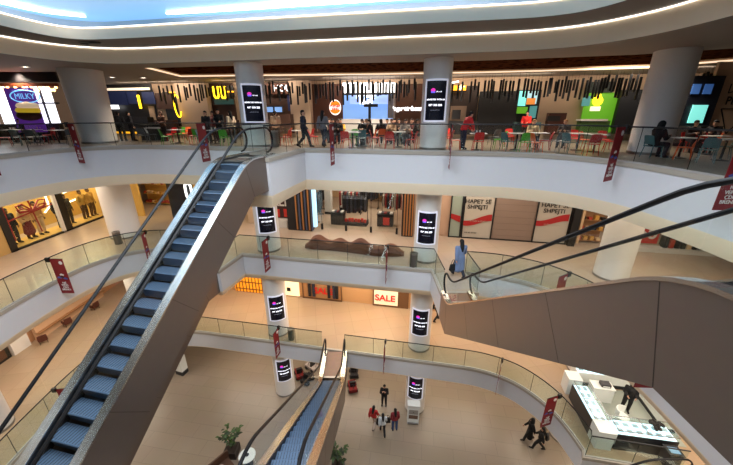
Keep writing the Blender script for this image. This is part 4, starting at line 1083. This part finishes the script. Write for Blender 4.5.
def cl(c): return mat('fabric_%d_%d_%d' % c, c, .85)
def person(label, x, y, z, rz, pose, top, bottom, hair='short', hcol=None, scale=1., skirt=False, longc=0, name='person', group=None, facec=None):
    t = thing(name, label, 'mannequin' if name == 'mannequin' else 'person', (x,y,z), math.radians(rz), group); t.scale = (scale,)*3
    def put(nm, me, m):
        o = link(nm, me, t); o.material_slots[0].link = 'OBJECT'; o.material_slots[0].material = m; return o
    put('body', pmesh('body', pose), facec or skin)
    put('jacket', pmesh('top', pose, long=longc), cl(top)); put('trousers', pmesh('trousers', pose), cl(bottom)); put('shoes', pmesh('shoes', pose), cl((24,22,22)))
    if skirt: put('skirt', pmesh('skirt', pose), cl(skirt))
    if hair == 'hood': put('hood', pmesh('hair', pose, hood=1), cl(hcol or top))
    elif hair: put('hair', pmesh('hair', pose, long=1) if hair == 'long' else pmesh('hair', pose), cl(hcol or (18,15,14)))
    if not facec: put('eye', pmesh('eye_a', pose), hairb); put('eye', pmesh('eye_b', pose), hairb); put('mouth', pmesh('mouth', pose), mat('lip', (120,60,54), .6))
    return t
def bag(label, x, y, z, rz, col, size=(.34,.14,.32), z0=.62, strap=True):
    r = thing('shoulder_bag', label, 'bag', (x,y,z+z0), rz); m = cl(col); w, d, h = size
    MB().add([(-w/2,-d/2,0),(w/2,-d/2,0),(w/2,d/2,0),(-w/2,d/2,0),(-w*.42,-d*.25,h),(w*.42,-d*.25,h),(w*.42,d*.25,h),(-w*.42,d*.25,h)], [(0,3,2,1),(4,5,6,7),(0,1,5,4),(1,2,6,5),(2,3,7,6),(3,0,4,7)]).build('body', m, r)
    if strap: MB().tube([(w*.3*math.cos(PI*i/8)*1., 0, h-.01+.24*math.sin(PI*i/8)) for i in range(9)], .012, 6).build('strap', m, r)
    return r
A = math.degrees(ANG)
# rz 0 faces away from the camera, 180 towards it, -90 to the right
x, y = XY(304,16.3); person('person in a dark navy suit walking right along the food court railing', x, y, 0, -95, 'walk', (26,30,46), (24,26,34))
x, y = XY(323.5,16.6); person('person with long dark hair, grey top and dark jeans just right of the suited walker', x, y, 0, -20, 'walk', (112,110,112), (34,38,56), 'long')
bag('dark handbag held by the walker in grey top behind the suit', x+.30, y-.05, 0, .5, (40,40,44), z0=.5)
x, y = XY(277,18.6); person('person in beige jacket standing at the coffee stall counter', x, y, 0, 10, 'counter', (178,152,124), (84,70,58), 'short')
x, y = XY(209,18.9); person('person in black with short hair standing by the green chair, left of the escalator top', x, y, 0, 170, 'counter', (20,20,24), (26,26,30))
x, y = XY(216,20.6); person('person in maroon standing farther back left of the escalator top', x, y, 0, 150, 'stand', (96,38,36), (30,28,30), 'long', (40,24,18))
x, y = XY(221.5,19.6); person('tall person in black between the maroon and cream dressed ones', x, y, 0, 185, 'counter', (18,18,20), (22,22,26), 'short', None, 1.06)
x, y = XY(233.2,19.0); person('person in cream top with long dark hair beside the left middle column', x, y, 0, 60, 'stand', (200,184,160), (30,30,40), 'long')
x, y = XY(165.5,20.5); person('person with brown curly hair standing before the dark left stalls', x, y, 0, 160, 'counter', (92,62,46), (40,34,34), 'long', (70,42,26))
x, y = XY(123.5,20.6); person('dark dressed person at the dark stall counter right of the big left column', x, y, 0, 10, 'counter', (20,22,28), (22,22,26))
x, y = XY(133.5,20.9); person('second dark dressed person at the dark stall, slightly farther right', x, y, 0, -30, 'stand', (34,32,36), (24,24,28))
x, y = XY(463,15.5); person('worker in red shirt leaning over and wiping a table right of the right middle column', x, y, 0, -75, 'lean', (196,34,38), (30,32,52), 'short')
x, y = XY(523.5,20.2); person('worker in red shirt standing behind the tables at the green menu stall', x, y, 0, 140, 'counter', (206,40,34), (40,30,30))
PL = [(o.location.x, o.location.y) for o in C.objects if o.name.startswith('person')]
def sitter(label, u, y, rz, top, hair='short', hcol=None, bottom=(36,38,48)):
    x, y = XY(u, y)
    while any(math.hypot(q[0]-x, q[1]-y) < .7 for q in PL): y += .3; x = bear(u, 138)*y
    near = [c for c in SEATS if math.hypot(c[0]-x, c[1]-y) < .75 and not any(math.hypot(q[0]-c[0], q[1]-c[1]) < .65 for q in PL)]
    if near:
        c = min(near, key=lambda c: math.hypot(c[0]-x, c[1]-y)); x, y = c[0], c[1]; rz = math.degrees(c[2]); SEATS.remove(c)
    else:
        chair(random.choice(('red','orange','grey')), u, y, rz-math.degrees(ANG)); y -= 0
    PL.append((x, y))
    return person(label, x, y, 0, rz, 'sit_table', top, bottom, hair, hcol)
sitter('seated person in cream top with fair hair at the table before the green menu stall', 533, 16.9, 70, (214,188,148), 'long', (150,112,72))
sitter('seated person in grey before the dark wooden cabinet', 551, 17.2, 200, (86,78,76), 'short', (150,104,64))
sitter('seated person in black right beside the far right column, back to the railing', 656, 12.3, -75, (14,14,17), 'hood')
sitter('seated person in dark clothes facing left at the table right of the far right column', 682, 14.2, 95, (46,36,36), 'short')
sitter('seated person in black leaning on the table under the pizza sign', 712, 13.9, 110, (22,22,26), 'short')
sitter('seated person in black left of the burger stall tables', 349, 19.0, 200, (24,24,28), 'short')
sitter('seated person in rust top before the burger stall', 359.5, 19.3, 180, (150,86,66), 'long', (60,36,24))
sitter('seated person in white and dark vest before the blue burger stall', 367.5, 19.6, 160, (190,186,182), 'short')
sitter('seated person in black, centre of the tables before the burger stall', 375.5, 18.2, 170, (20,20,24), 'short', (30,18,14))
sitter('seated person in black jacket with back to the railing behind the teal chair', 381, 17.4, 10, (22,24,30), 'long')
sitter('seated person in dark brown before the lit name sign', 398, 19.6, 190, (62,46,40), 'short')
sitter('seated person in grey at the table below the lit name sign', 403, 18.4, 60, (150,140,132), 'short', (46,30,22))
sitter('seated person in dark red below the end of the lit name sign', 411, 19.4, 175, (90,36,34), 'long', (44,26,20))
sitter('seated person in black beside the right middle column, left side', 417, 17.6, 90, (26,26,30), 'short')
sitter('seated person in tan by the table left of the right middle column', 391.5, 18.9, 160, (180,150,120), 'long', (90,60,40))
sitter('seated person in black hood right of the rust top diner', 363, 18.0, 150, (22,22,26), 'long')
sitter('seated person in navy behind the red chair facing away, burger stall tables', 386.5, 19.9, 190, (34,40,62), 'short')
sitter('seated person in dark green near the bun logo sign', 334, 19.2, 160, (36,48,38), 'short')
sitter('seated person in white below the bun logo sign', 329.5, 20.2, 190, (200,196,190), 'long', (40,26,20))
sitter('seated person in charcoal between the tables left of the name sign', 394, 20.6, 170, (44,44,48), 'short')
sitter('seated person in dark blue at the left window tables', 27, 20.0, 160, (30,36,52), 'short')
sitter('seated person in black at the rightmost of the left window tables', 47, 20.3, 200, (20,20,22), 'long')
sitter('seated person in yellow top behind the red chairs left of the burger stall', 341, 20.0, 180, (206,150,50), 'short')
for t, _ in ALLT:
    for _ in range(5):
        for c in [(c[1].location.x, c[1].location.y) for c in ALLC]+PL:
            dx, dy = t.location.x-c[0], t.location.y-c[1]; d = math.hypot(dx, dy)
            if .01 < d < .66: t.location.x += dx/d*(.66-d); t.location.y += dy/d*(.66-d)
for o in C.objects:
    if o.name.startswith('paper_tray'):
        t = min(ALLT, key=lambda t: (t[0].location-o.location).length)[0]; o.location.x, o.location.y = t.location.x, t.location.y
ORD = ['first','second','third','fourth','fifth','sixth','seventh','eighth','ninth','tenth','eleventh','twelfth','thirteenth','fourteenth','fifteenth','sixteenth','seventeenth','eighteenth','nineteenth','twentieth','twenty-first','twenty-second','twenty-third','twenty-fourth','twenty-fifth','twenty-sixth']
for col in cm:
    for i, (_, t, _) in enumerate(sorted([c for c in ALLC if c[0] == col], key=lambda c: c[2])):
        t['label'] = '%s plastic cafe chair, %s %s one from the left in the food court' % (col, ORD[i], col); t['group'] = 'plastic chairs of the food court'
        if 'col' in t: del t['col']
for i, (t, _) in enumerate(sorted(ALLT, key=lambda c: c[1])):
    t['label'] = 'square white-topped cafe table, %s counting from the left in the food court' % ORD[i]; t['group'] = 'square food court tables'
# one floor below
x, y = at(458, 277, Z2); person('person with long dark hair and long blue-grey coat stepping to the escalator', x, y, Z2, 12, 'walk', (112,130,164), (40,44,54), 'long', None, 1.12, False, .66)
bag('black handbag carried beside the long blue-grey coat', x-.33, y-.1, Z2, .3, (16,16,18), z0=.42)
x, y = (2.3,15.3); 
# second lowest floor
x, y = at(432, 322, Z1); person('person in black walking behind the right middle column, second lowest floor', x+.3, 18.2, Z1, -60, 'walk', (16,16,18), (20,20,24), 'long')
# ground floor
x, y = at(384, 405, Z0); person('person in black with hands at the face, alone behind the shoppers group', x, y, Z0, 170, 'phone', (16,16,18), (18,18,22))
x, y = at(373.5, 427, Z0); person('person in red top with long black hair, left of the shoppers group', x, y, Z0, -25, 'walk', (176,36,34), (196,176,160), 'long')
bag('large black bag carried by the shopper in red', x+.36, y+.0, Z0, .4, (14,14,16), (.42,.2,.4), .35)
x, y = at(382.5, 434, Z0); person('person in pale grey top and black trousers, front of the shoppers group', x, y, Z0, 5, 'walk', (190,196,200), (22,22,26), 'long', None, .95)
x, y = at(394.5, 430, Z0); person('person in maroon top and blue jeans, right of the shoppers group', x, y, Z0, 10, 'stand', (130,38,44), (52,76,120), 'long')
bag('black handbag on the arm of the shopper in jeans', x-.42, y+.05, Z0, .1, (18,14,14), (.3,.16,.34), .62)
bag('red and white shopping bag between the two front shoppers', x-.78, y-.02, Z0, .3, (196,40,40), (.3,.14,.32), .5)
x, y = at(530, 444, Z0); person('person in long black hooded coat on the right of the ground floor', x, y+.25, Z0, 80, 'walk', (14,14,16), (16,16,18), 'hood', None, 1., (14,14,16))
x, y = at(534, 447, Z0); x += .15; y -= .15; person('person in black with a backpack beside the hooded coat', x, y, Z0, 60, 'walk', (18,18,20), (20,20,22), 'long')
r = thing('backpack', 'black backpack worn by the rear walker on the right ground floor', 'bag', (x+.22,y-.14,Z0+1.02), math.radians(60)); MB().lathe([(.02,0),(.15,.03),(.17,.2),(.15,.38),(.05,.44)], 14, M=Matrix.Diagonal((1,.6,1,1))).build('body', black, r, True); MB().lathe([(.1,.05),(.12,.1),(.1,.22)], 12, (0,-.04,0), Matrix.Diagonal((1,.9,1,1))).build('pocket', blackm, r, True)
x, y = at(553, 434, Z0); person('person in olive jacket walking below the curved lower railing, half under a banner', 10.65, 13.6, Z0, -40, 'walk', (112,94,62), (190,168,140), 'short')
# mannequins in the left shop window
for y, z, top, bot, lab, sk in ((17.7,.3,(24,22,24),(26,24,26),'mannequin in black jacket and trousers, left pane of the left shop window',None),(18.6,.3,(206,172,120),(60,30,26),'mannequin in cream blouse and dark red skirt behind the ribbon bow',(104,26,26)),(19.35,.3,(190,150,96),(200,170,130),'mannequin in tan coat, right end of the ribbon window',None),
        (20.75,.25,(30,28,32),(28,26,30),'mannequin in black suit nearest the dark divider',None),(21.45,.25,(30,30,36),(40,36,40),'second black suited mannequin with red tie, right pane',None),(22.75,.25,(180,138,62),(70,46,36),'mannequin in golden jacket and dark trousers, left one of the gold pair',None),(23.45,.25,(196,150,74),(84,56,40),'mannequin in golden jacket, right one of the gold pair',None)):
    person(lab, WL-.8, y, Z2+z-.2, -90, 'stand', top, bot, 'short', (40,28,20), 1.25, sk or False, 0, 'mannequin', 'mannequins in the left shop window', mat('mannequin_skin',(120,86,60),.5))
tag(MB().box((WL-.8,20.15,Z2+.05),(1.3,7.0,.1)).build('display_plinth', gold), 'low plinth under the mannequins of the left shop window', 'plinth')
person('mannequin in grey coat in the golden shop between the left columns', -15.2, 24.2, Z2, 170, 'stand', (120,104,88), (60,50,46), 'short', (40,28,20), 1.05, False, .5, 'mannequin', None, MATS['mannequin_skin'])

person('mannequin in pale dress in the golden shop, right of the grey coat one', -13.7, 23.9, Z2, 190, 'stand', (210,176,130), (190,150,110), 'short', (40,28,20), 1.05, (206,170,120), 0, 'mannequin', None, MATS['mannequin_skin'])
person('mannequin in dark red jacket in the golden shop beside the navy front', -12.6, 24.0, Z2, 170, 'stand', (140,44,34), (60,40,34), 'short', (40,28,20), 1.05, False, 0, 'mannequin', None, MATS['mannequin_skin'])
# ------------------------------------------------------------------ jewellery kiosk on the second lowest floor
caseg = emis('case_light', (196,230,245), 1.3); kw = mat('kiosk_white',(225,228,224),.4); kd = mat('kiosk_dark',(26,28,34),.4); jew = mat('jewel_tray',(150,176,186),.4,emit=.25)
tag(MB().prism([(10.5,9.9),(13.6,9.4),(13.95,12.2),(10.75,12.7)], Z1, Z1+.012).build('floor_mat', mat('mat_grey_green',(150,156,146),.6)), 'grey green floor covering inside the jewellery kiosk', 'floor mat')
def case(name_lab, p, q, depth, dark=True):
    dx, dy = q[0]-p[0], q[1]-p[1]; L = math.hypot(dx,dy); a = math.atan2(dy,dx)
    r = thing('display_counter', name_lab, 'display counter', (p[0],p[1],Z1), a, 'jewellery display counters of the kiosk')
    MB().box((L/2,depth/2,.12),(L,depth-.06,.24)).build('base', kd, r)
    MB().box((L/2,depth/2,.52),(L,depth,.56)).build('cabinet', kw, r)
    if dark: MB().box((L/2,-.012,.44),(L,.02,.86)).build('front_panel', kd, r)
    MB().box((L/2,depth/2,.82),(L-.06,depth-.06,.03)).build('light_bed', caseg, r)
    b = MB(); n = max(2, int(L/.34))
    for i in range(n):
        for j in range(2): b.box((.2+(L-.4)*i/(n-1), depth*(.3+.4*j), .855), (.2,.14,.03))
    b.build('jewel_tray', jew, r)
    MB().box((L/2,depth/2,1.06),(L,depth,.012)).build('glass_top', shopglass, r)
    b = MB()
    for yy in (.006, depth-.006): b.box((L/2,yy,.95),(L,.01,.22))
    for xx in (.006, L-.006): b.box((xx,depth/2,.95),(.01,depth,.22))
    b.build('glass_side', shopglass, r)
    b = MB()
    for yy in (.01, depth-.01): b.box((L/2,yy,1.06),(L+.01,.025,.025))
    for xx in (.0, L, L/2): b.box((xx,depth/2,1.06),(.025,depth,.025))
    b.build('edge_frame', steel, r)
    return r
case('front kiosk jewellery counter facing the railing corner', (10.4,9.35), (12.6,9.0), .75)
case('left kiosk jewellery counter along the curved railing', (10.12,11.95), (9.78,9.95), .66)
case('rear kiosk jewellery counter under the right escalator', (10.9,12.75), (13.9,12.25), .7, False)
case('right kiosk jewellery counter with beige lid, half hidden', (13.65,10.0), (14.05,12.0), .55, False)
for p in ((10.0,9.62),(10.42,12.4)):
    r = thing('corner_cabinet', 'white corner cabinet of the jewellery kiosk, %s' % ('front left corner' if p[1] < 10 else 'rear left corner'), 'cabinet', (p[0],p[1],Z1), ANG)
    MB().box((0,0,.46),(.62,.62,.92)).build('body', kw, r); MB().box((0,0,.94),(.64,.64,.03)).build('top', kw, r); MB().box((0,0,.06),(.6,.6,.1)).build('plinth', kd, r)
x, y = 12.3, 11.2; person('kiosk seller in black standing between the jewellery counters', x, y, Z1, 150, 'counter', (14,14,16), (16,16,18), 'long')
x, y = at(623, 410, Z1)
r = thing('swivel_chair', 'white swivel chair behind the kiosk seller', 'chair', (11.55,10.5,Z1), .5)
b = MB(); b.lathe([(.02,.44),(.24,.45),(.27,.49),(.22,.52),(.02,.52)], 20); b.build('seat', kw, r, True)
b = MB(); b.lathe([(.27,.5),(.30,.66),(.29,.85),(.26,.85),(.26,.66),(.24,.5)], 24, a0=.2, a1=PI-.2, cap=False); b.build('backrest', kw, r, True)
MB().tube([(0,0,.06),(0,0,.45)], .03, 10).build('column', steel, r, True)
for i in range(5): MB().tube([(0,0,.09),(.27*math.cos(i*1.2566),.27*math.sin(i*1.2566),.03)], .018, 6).build('leg', steel, r)
r = thing('cash_desk', 'small white desk with a black printer inside the kiosk', 'desk', (11.55,11.9,Z1), ANG); MB().box((0,0,.4),(.9,.5,.8)).build('body', kw, r); MB().box((0,0,.82),(.95,.55,.03)).build('top', kw, r); MB().box((.1,0,.92),(.4,.3,.16)).build('printer', kd, r); MB().box((.1,-.16,.9),(.3,.02,.05)).build('paper_slot', kw, r)
r = thing('waste_box', 'dark navy square bin before the front kiosk counter', 'bin', (12.2,8.76,Z1), ANG)
MB().prism([(-.24,-.2),(.24,-.2),(.24,.2),(-.24,.2)], 0, .72).build('body', mat('bin_navy',(22,26,40),.5), r); MB().box((0,0,.73),(.54,.46,.04)).build('rim', kd, r); MB().box((0,-.02,.755),(.34,.26,.02)).build('cloth', mat('cloth_blue',(120,160,200),.7), r)
r = thing('fur_hat', 'dark furry bag lying on the front kiosk counter', 'bag', (12.0,9.5,Z1+1.07), .2)
b = MB(); random.seed(5)
for i in range(26):
    a = random.uniform(0,2*PI); q = random.uniform(0,.2); b.lathe([(.01,-.07),(.06,-.04),(.075,0),(.05,.05),(.01,.07)], 8, (q*1.5*math.cos(a), q*math.sin(a), .08+random.uniform(-.0,.08)))
b.build('body', cl((30,26,24)), r, True); MB().tube([(-.2,0,.1),(0,-.05,.26),(.2,0,.1)], .012, 6).build('strap', black, r)
tag(MB().box((13.45,10.6,Z1+1.1),(.5,1.2,.04)).build('counter_lid', mat('lid_beige',(214,190,160),.5)), 'beige lid lying on the right kiosk counter', 'lid')

# ------------------------------------------------------------------ ground floor things
leafm = mat('leaf_green', (62,92,34), .5, noise=.5); leafd = mat('leaf_dark', (34,56,24), .5, noise=.5)
def plant(x, y, z, label, h=1.5, w=.62):
    r = thing('potted_plant', label, 'plant', (x,y,z)); random.seed(int(abs(x*31)))
    MB().prism([(-.35,-.35),(.35,-.35),(.35,.35),(-.35,.35)], 0, .5).build('planter', mat('planter_dark',(44,34,30),.5), r)
    MB().box((0,0,.5),(.6,.6,.03)).build('soil', mat('soil',(40,28,20),.9), r)
    st = MB(); b = MB(); d = MB()
    for i in range(15):
        a = random.uniform(0,2*PI); e = random.uniform(.1,1.); L = h*random.uniform(.45,1.)
        tip = Vector((w*e*math.cos(a), w*e*math.sin(a), .5+L*(1-.25*e))); mid = Vector((tip.x*.3, tip.y*.3, .5+L*.6))
        st.tube([(0,0,.5), mid, tip], [.014,.01,.005], 5)
        for k in range(9):
            f = .35+.65*k/8; p = mid.lerp(tip, (f-.35)/.65) if f > .35 else mid
            q = a+random.uniform(-1.6,1.6); l = random.uniform(.16,.3); dr = Vector((math.cos(q), math.sin(q), random.uniform(-.35,.35))).normalized(); sd = dr.cross(Vector((0,0,1))).normalized()*l*.28
            m = p+dr*l*.5+Vector((0,0,.02))
            (b if random.random() < .6 else d).add([p, m-sd, p+dr*l, m+sd, m+Vector((0,0,-.012))], [(0,1,4),(1,2,4),(2,3,4),(3,0,4),(3,2,1,0)])
    st.build('stem', mat('stem_brown',(70,56,36),.7), r)
    lo = b.build('foliage', leafm, r); d.build('foliage', leafd, r)
    return r
plant(-7.7,12.6,Z0,'bushy green plant in dark planter left of the lowest escalator', 1.9, .75)
plant(-1.55,11.6,Z0,'green plant right below the lowest escalator', 1.7, .6)
r = thing('round_table', 'small round white table with a dark dish at the foot of the lowest escalator', 'table', (-6.55,12.0,Z0)); b = MB(); b.lathe([(.42,.72),(.45,.74),(.42,.77)], 28); b.build('tabletop', kw, r, True); b = MB(); b.lathe([(.05,.03),(.05,.72)], 12); b.build('pedestal', blackm, r, True); b = MB(); b.lathe([(.25,0),(.25,.03)], 20); b.build('base', blackm, r); b = MB(); b.lathe([(.06,.77),(.11,.80),(.10,.81)], 16); b.build('dish', black, r, True)
r = thing('wooden_bench', 'wood edged bench with pale cushions beside the plant', 'bench', (-7.95,11.3,Z0), .9)
MB().box((0,0,.22),(1.6,.62,.44)).build('body', mat('bench_brown',(80,52,36),.5), r); MB().box((0,.34,.48),(1.7,.08,.9)).build('backrest', MATS['bench_brown'], r)
for i in (-.45,.2): MB().lathe([(.02,0),(.2,.02),(.22,.08),(.16,.14),(.02,.15)], 16, (i,0,.44)).build('cushion', mat('cushion_pink',(190,160,150),.8), r, True)
r = thing('service_terminal', 'white self service terminal at the foot of the right middle column', 'terminal', (2.92,14.55,Z0), -.1)
MB().box((0,.12,.75),(.72,.4,1.5)).build('body', kw, r); MB().box((0,-.085,1.0),(.56,.02,.36)).build('screen_panel', mat('term_grey',(150,146,140),.4), r); MB().box((0,-.085,.6),(.56,.02,.3)).build('slot_panel', mat('term_brown',(110,84,70),.5), r)
MB().lathe([(.02,0),(.04,.03)], 12, (0,-.1,1.0)).build('button', black, r); MB().box((0,.1,1.52),(.76,.46,.05)).build('top', kw, r); MB().box((0,-.12,.1),(.66,.1,.05)).build('foot', steel, r)
PR = []
def pram(x, y, rz, label, col):
    r = thing('toy_car', label, 'ride-on car', (x,y,Z0), rz, 'ride-on toy cars under the lower floor'); m = cl(col)
    b = MB(); b.add([(-.26,-.5,.16),(.26,-.5,.16),(.26,.5,.16),(-.26,.5,.16),(-.28,-.5,.4),(.28,-.5,.4),(.26,.46,.36),(-.26,.46,.36)], [(0,3,2,1),(4,5,6,7),(0,1,5,4),(1,2,6,5),(2,3,7,6),(3,0,4,7)]); b.build('body', m, r)
    MB().box((0,-.12,.58),(.4,.12,.4)).build('seat', black, r); MB().tube([(-.2,.18,.36),(-.18,.08,.66),(.18,.08,.66),(.2,.18,.36)], .02, 6).build('frame', blackm, r)
    MB().tube([(0,-.48,.4),(0,-.62,1.0),(.2,-.62,1.0),(-.2,-.62,1.0)], .018, 6).build('handle', blackm, r)
    for sx in (-1,1):
        for sy in (-.3,.3): MB().lathe([(.05,-.04),(.13,-.04),(.13,.04),(.05,.04)], 14, M=Matrix.Translation((sx*.29,sy,.13)) @ Matrix.Rotation(PI/2,4,'Y')).build('wheel', black, r, True)
    return r
pram(-5.0,18.4,.4,'red and black ride-on toy car left of the lowest escalator',(120,26,26)); pram(-4.3,17.9,-.5,'black ride-on toy car next to the red one, left of the lowest escalator',(30,28,30)); pram(-4.2,19.1,.9,'pale ride-on toy car at the back, left of the lowest escalator',(190,176,170))
pram(-1.0,17.2,.2,'red fronted ride-on toy car right of the lowest escalator',(120,26,26)); pram(-.95,18.5,.1,'dark ride-on toy car behind the red fronted one',(30,26,28)); pram(-.7,19.9,-.2,'farthest dark ride-on toy car right of the lowest escalator',(52,40,40))
r = thing('information_stand', 'low white stand with dark base seen right of the long escalator cladding', 'stand', (-13.9,18.7,Z0), -.3); r.scale = (1.3,1.3,1.35); MB().box((0,0,.7),(.5,.4,.9)).build('body', kw, r); MB().box((0,0,.12),(.5,.4,.24)).build('base', kd, r); MB().box((0,-.05,1.17),(.56,.46,.05)).build('top', kw, r)

# ------------------------------------------------------------------ light
def area(x, y, z, sx, sy, e, col, rot=(0,0,0), nm='unseen_light'):
    l = bpy.data.lights.new(nm, 'AREA'); l.shape = 'RECTANGLE'; l.size = sx; l.size_y = sy; l.energy = e; l.color = col
    o = bpy.data.objects.new(nm, l); C.objects.link(o); o.location = (x,y,z); o.rotation_euler = rot; return o
W1, W2, CO = (1,.86,.70), (1,.84,.68), (.90,.95,1)
K = 1.05
# unseen fill lights added under the atrium ceiling, outside the view
for x in (-8,-2.5,3): area(x, 6.5, 5.15, 4, 8, 640*K, CO).data.spread = math.radians(140)
# food court: fill spots without fixtures, added to brighten it
for x, y, e in ((-20,20,60),(-12,21,70),(-5,20.3,90),(0,19.6,90),(5,18.6,90),(10,17.6,70),(14,15.5,30)):
    l = bpy.data.lights.new('spot','SPOT'); l.energy = e*17; l.spot_size = 2.4; l.spot_blend = .8; l.color = W2; l.shadow_soft_size = .25
    o = bpy.data.objects.new('fill_spot', l); C.objects.link(o); o.location = (x,y,ZC-.03)
for x in (-16,-8,0,8,15):  # unseen area lights added to brighten the upper back wall
    area(x, 22.6-.19*x-(0 if x < 10 else 1.5), ZC-.08, 6, .3, 90, W2, (math.radians(62),0,ANG))
# galleries: unseen fill lights added under each slab
for z, e in ((Z3-2.03,1.),(Z2-1.62,1.35),(Z1-1.33,1.0)):
    for x, y, sx, sy in ((-17.3,9,3,12),(-17.2,18,3,5),(-8.5,19.3,6,3),(-1,18.2,6,3),(6,17.2,6,3),(12.5,14.5,5,4),(13,7,5,8)):
        area(x, y, z, sx, sy, 165*e*K*sx*sy/18, W1)
for x, y in ((-4,14),(4,12),(-9,12)): pass
# shops
area(-1, 24, H2-.1, 4.5, 5, 330, W1); area(WL-1.3, 18.3, H2-.1, 2, 3.4, 170, (1,.86,.58)); area(WL-1.3, 22.5, H2-.1, 2, 3.6, 170, (1,.84,.5)); area(-14.5, 25, H2-.1, 5, 2.5, 150, (1,.82,.52)); area(16,18.8,H2-.1,5,2,60,W1)
area(.5, 19.2, H1-.1, 4, 1.5, 120, (1,.74,.45)); area(-8,20.3,H1-.1,3,1.5,60,(1,.7,.35))
wd = bpy.data.worlds.new('World'); S.world = wd; wd.use_nodes = True
wd.node_tree.nodes['Background'].inputs[0].default_value = (.6,.7,.85,1); wd.node_tree.nodes['Background'].inputs[1].default_value = .15

# ------------------------------------------------------------------ camera
cd = bpy.data.cameras.new('Camera'); cd.sensor_fit = 'HORIZONTAL'; cd.sensor_width = 36; cd.lens = FPX/733*36; cd.clip_end = 200; cd.clip_start = .05
co = bpy.data.objects.new('Camera', cd); C.objects.link(co); co.location = (0,0,EYE); co.rotation_euler = (PI/2-PITCH,0,0); S.camera = co
S.view_settings.view_transform = 'Standard'; S.view_settings.look = 'None'; S.view_settings.gamma = 1.; S.view_settings.use_curve_mapping = False
S.view_settings.exposure = .15
S.cycles.use_denoising = True; S.cycles.transparent_max_bounces = 32; S.cycles.max_bounces = 8; S.cycles.diffuse_bounces = 4; S.cycles.sample_clamp_indirect = 6.
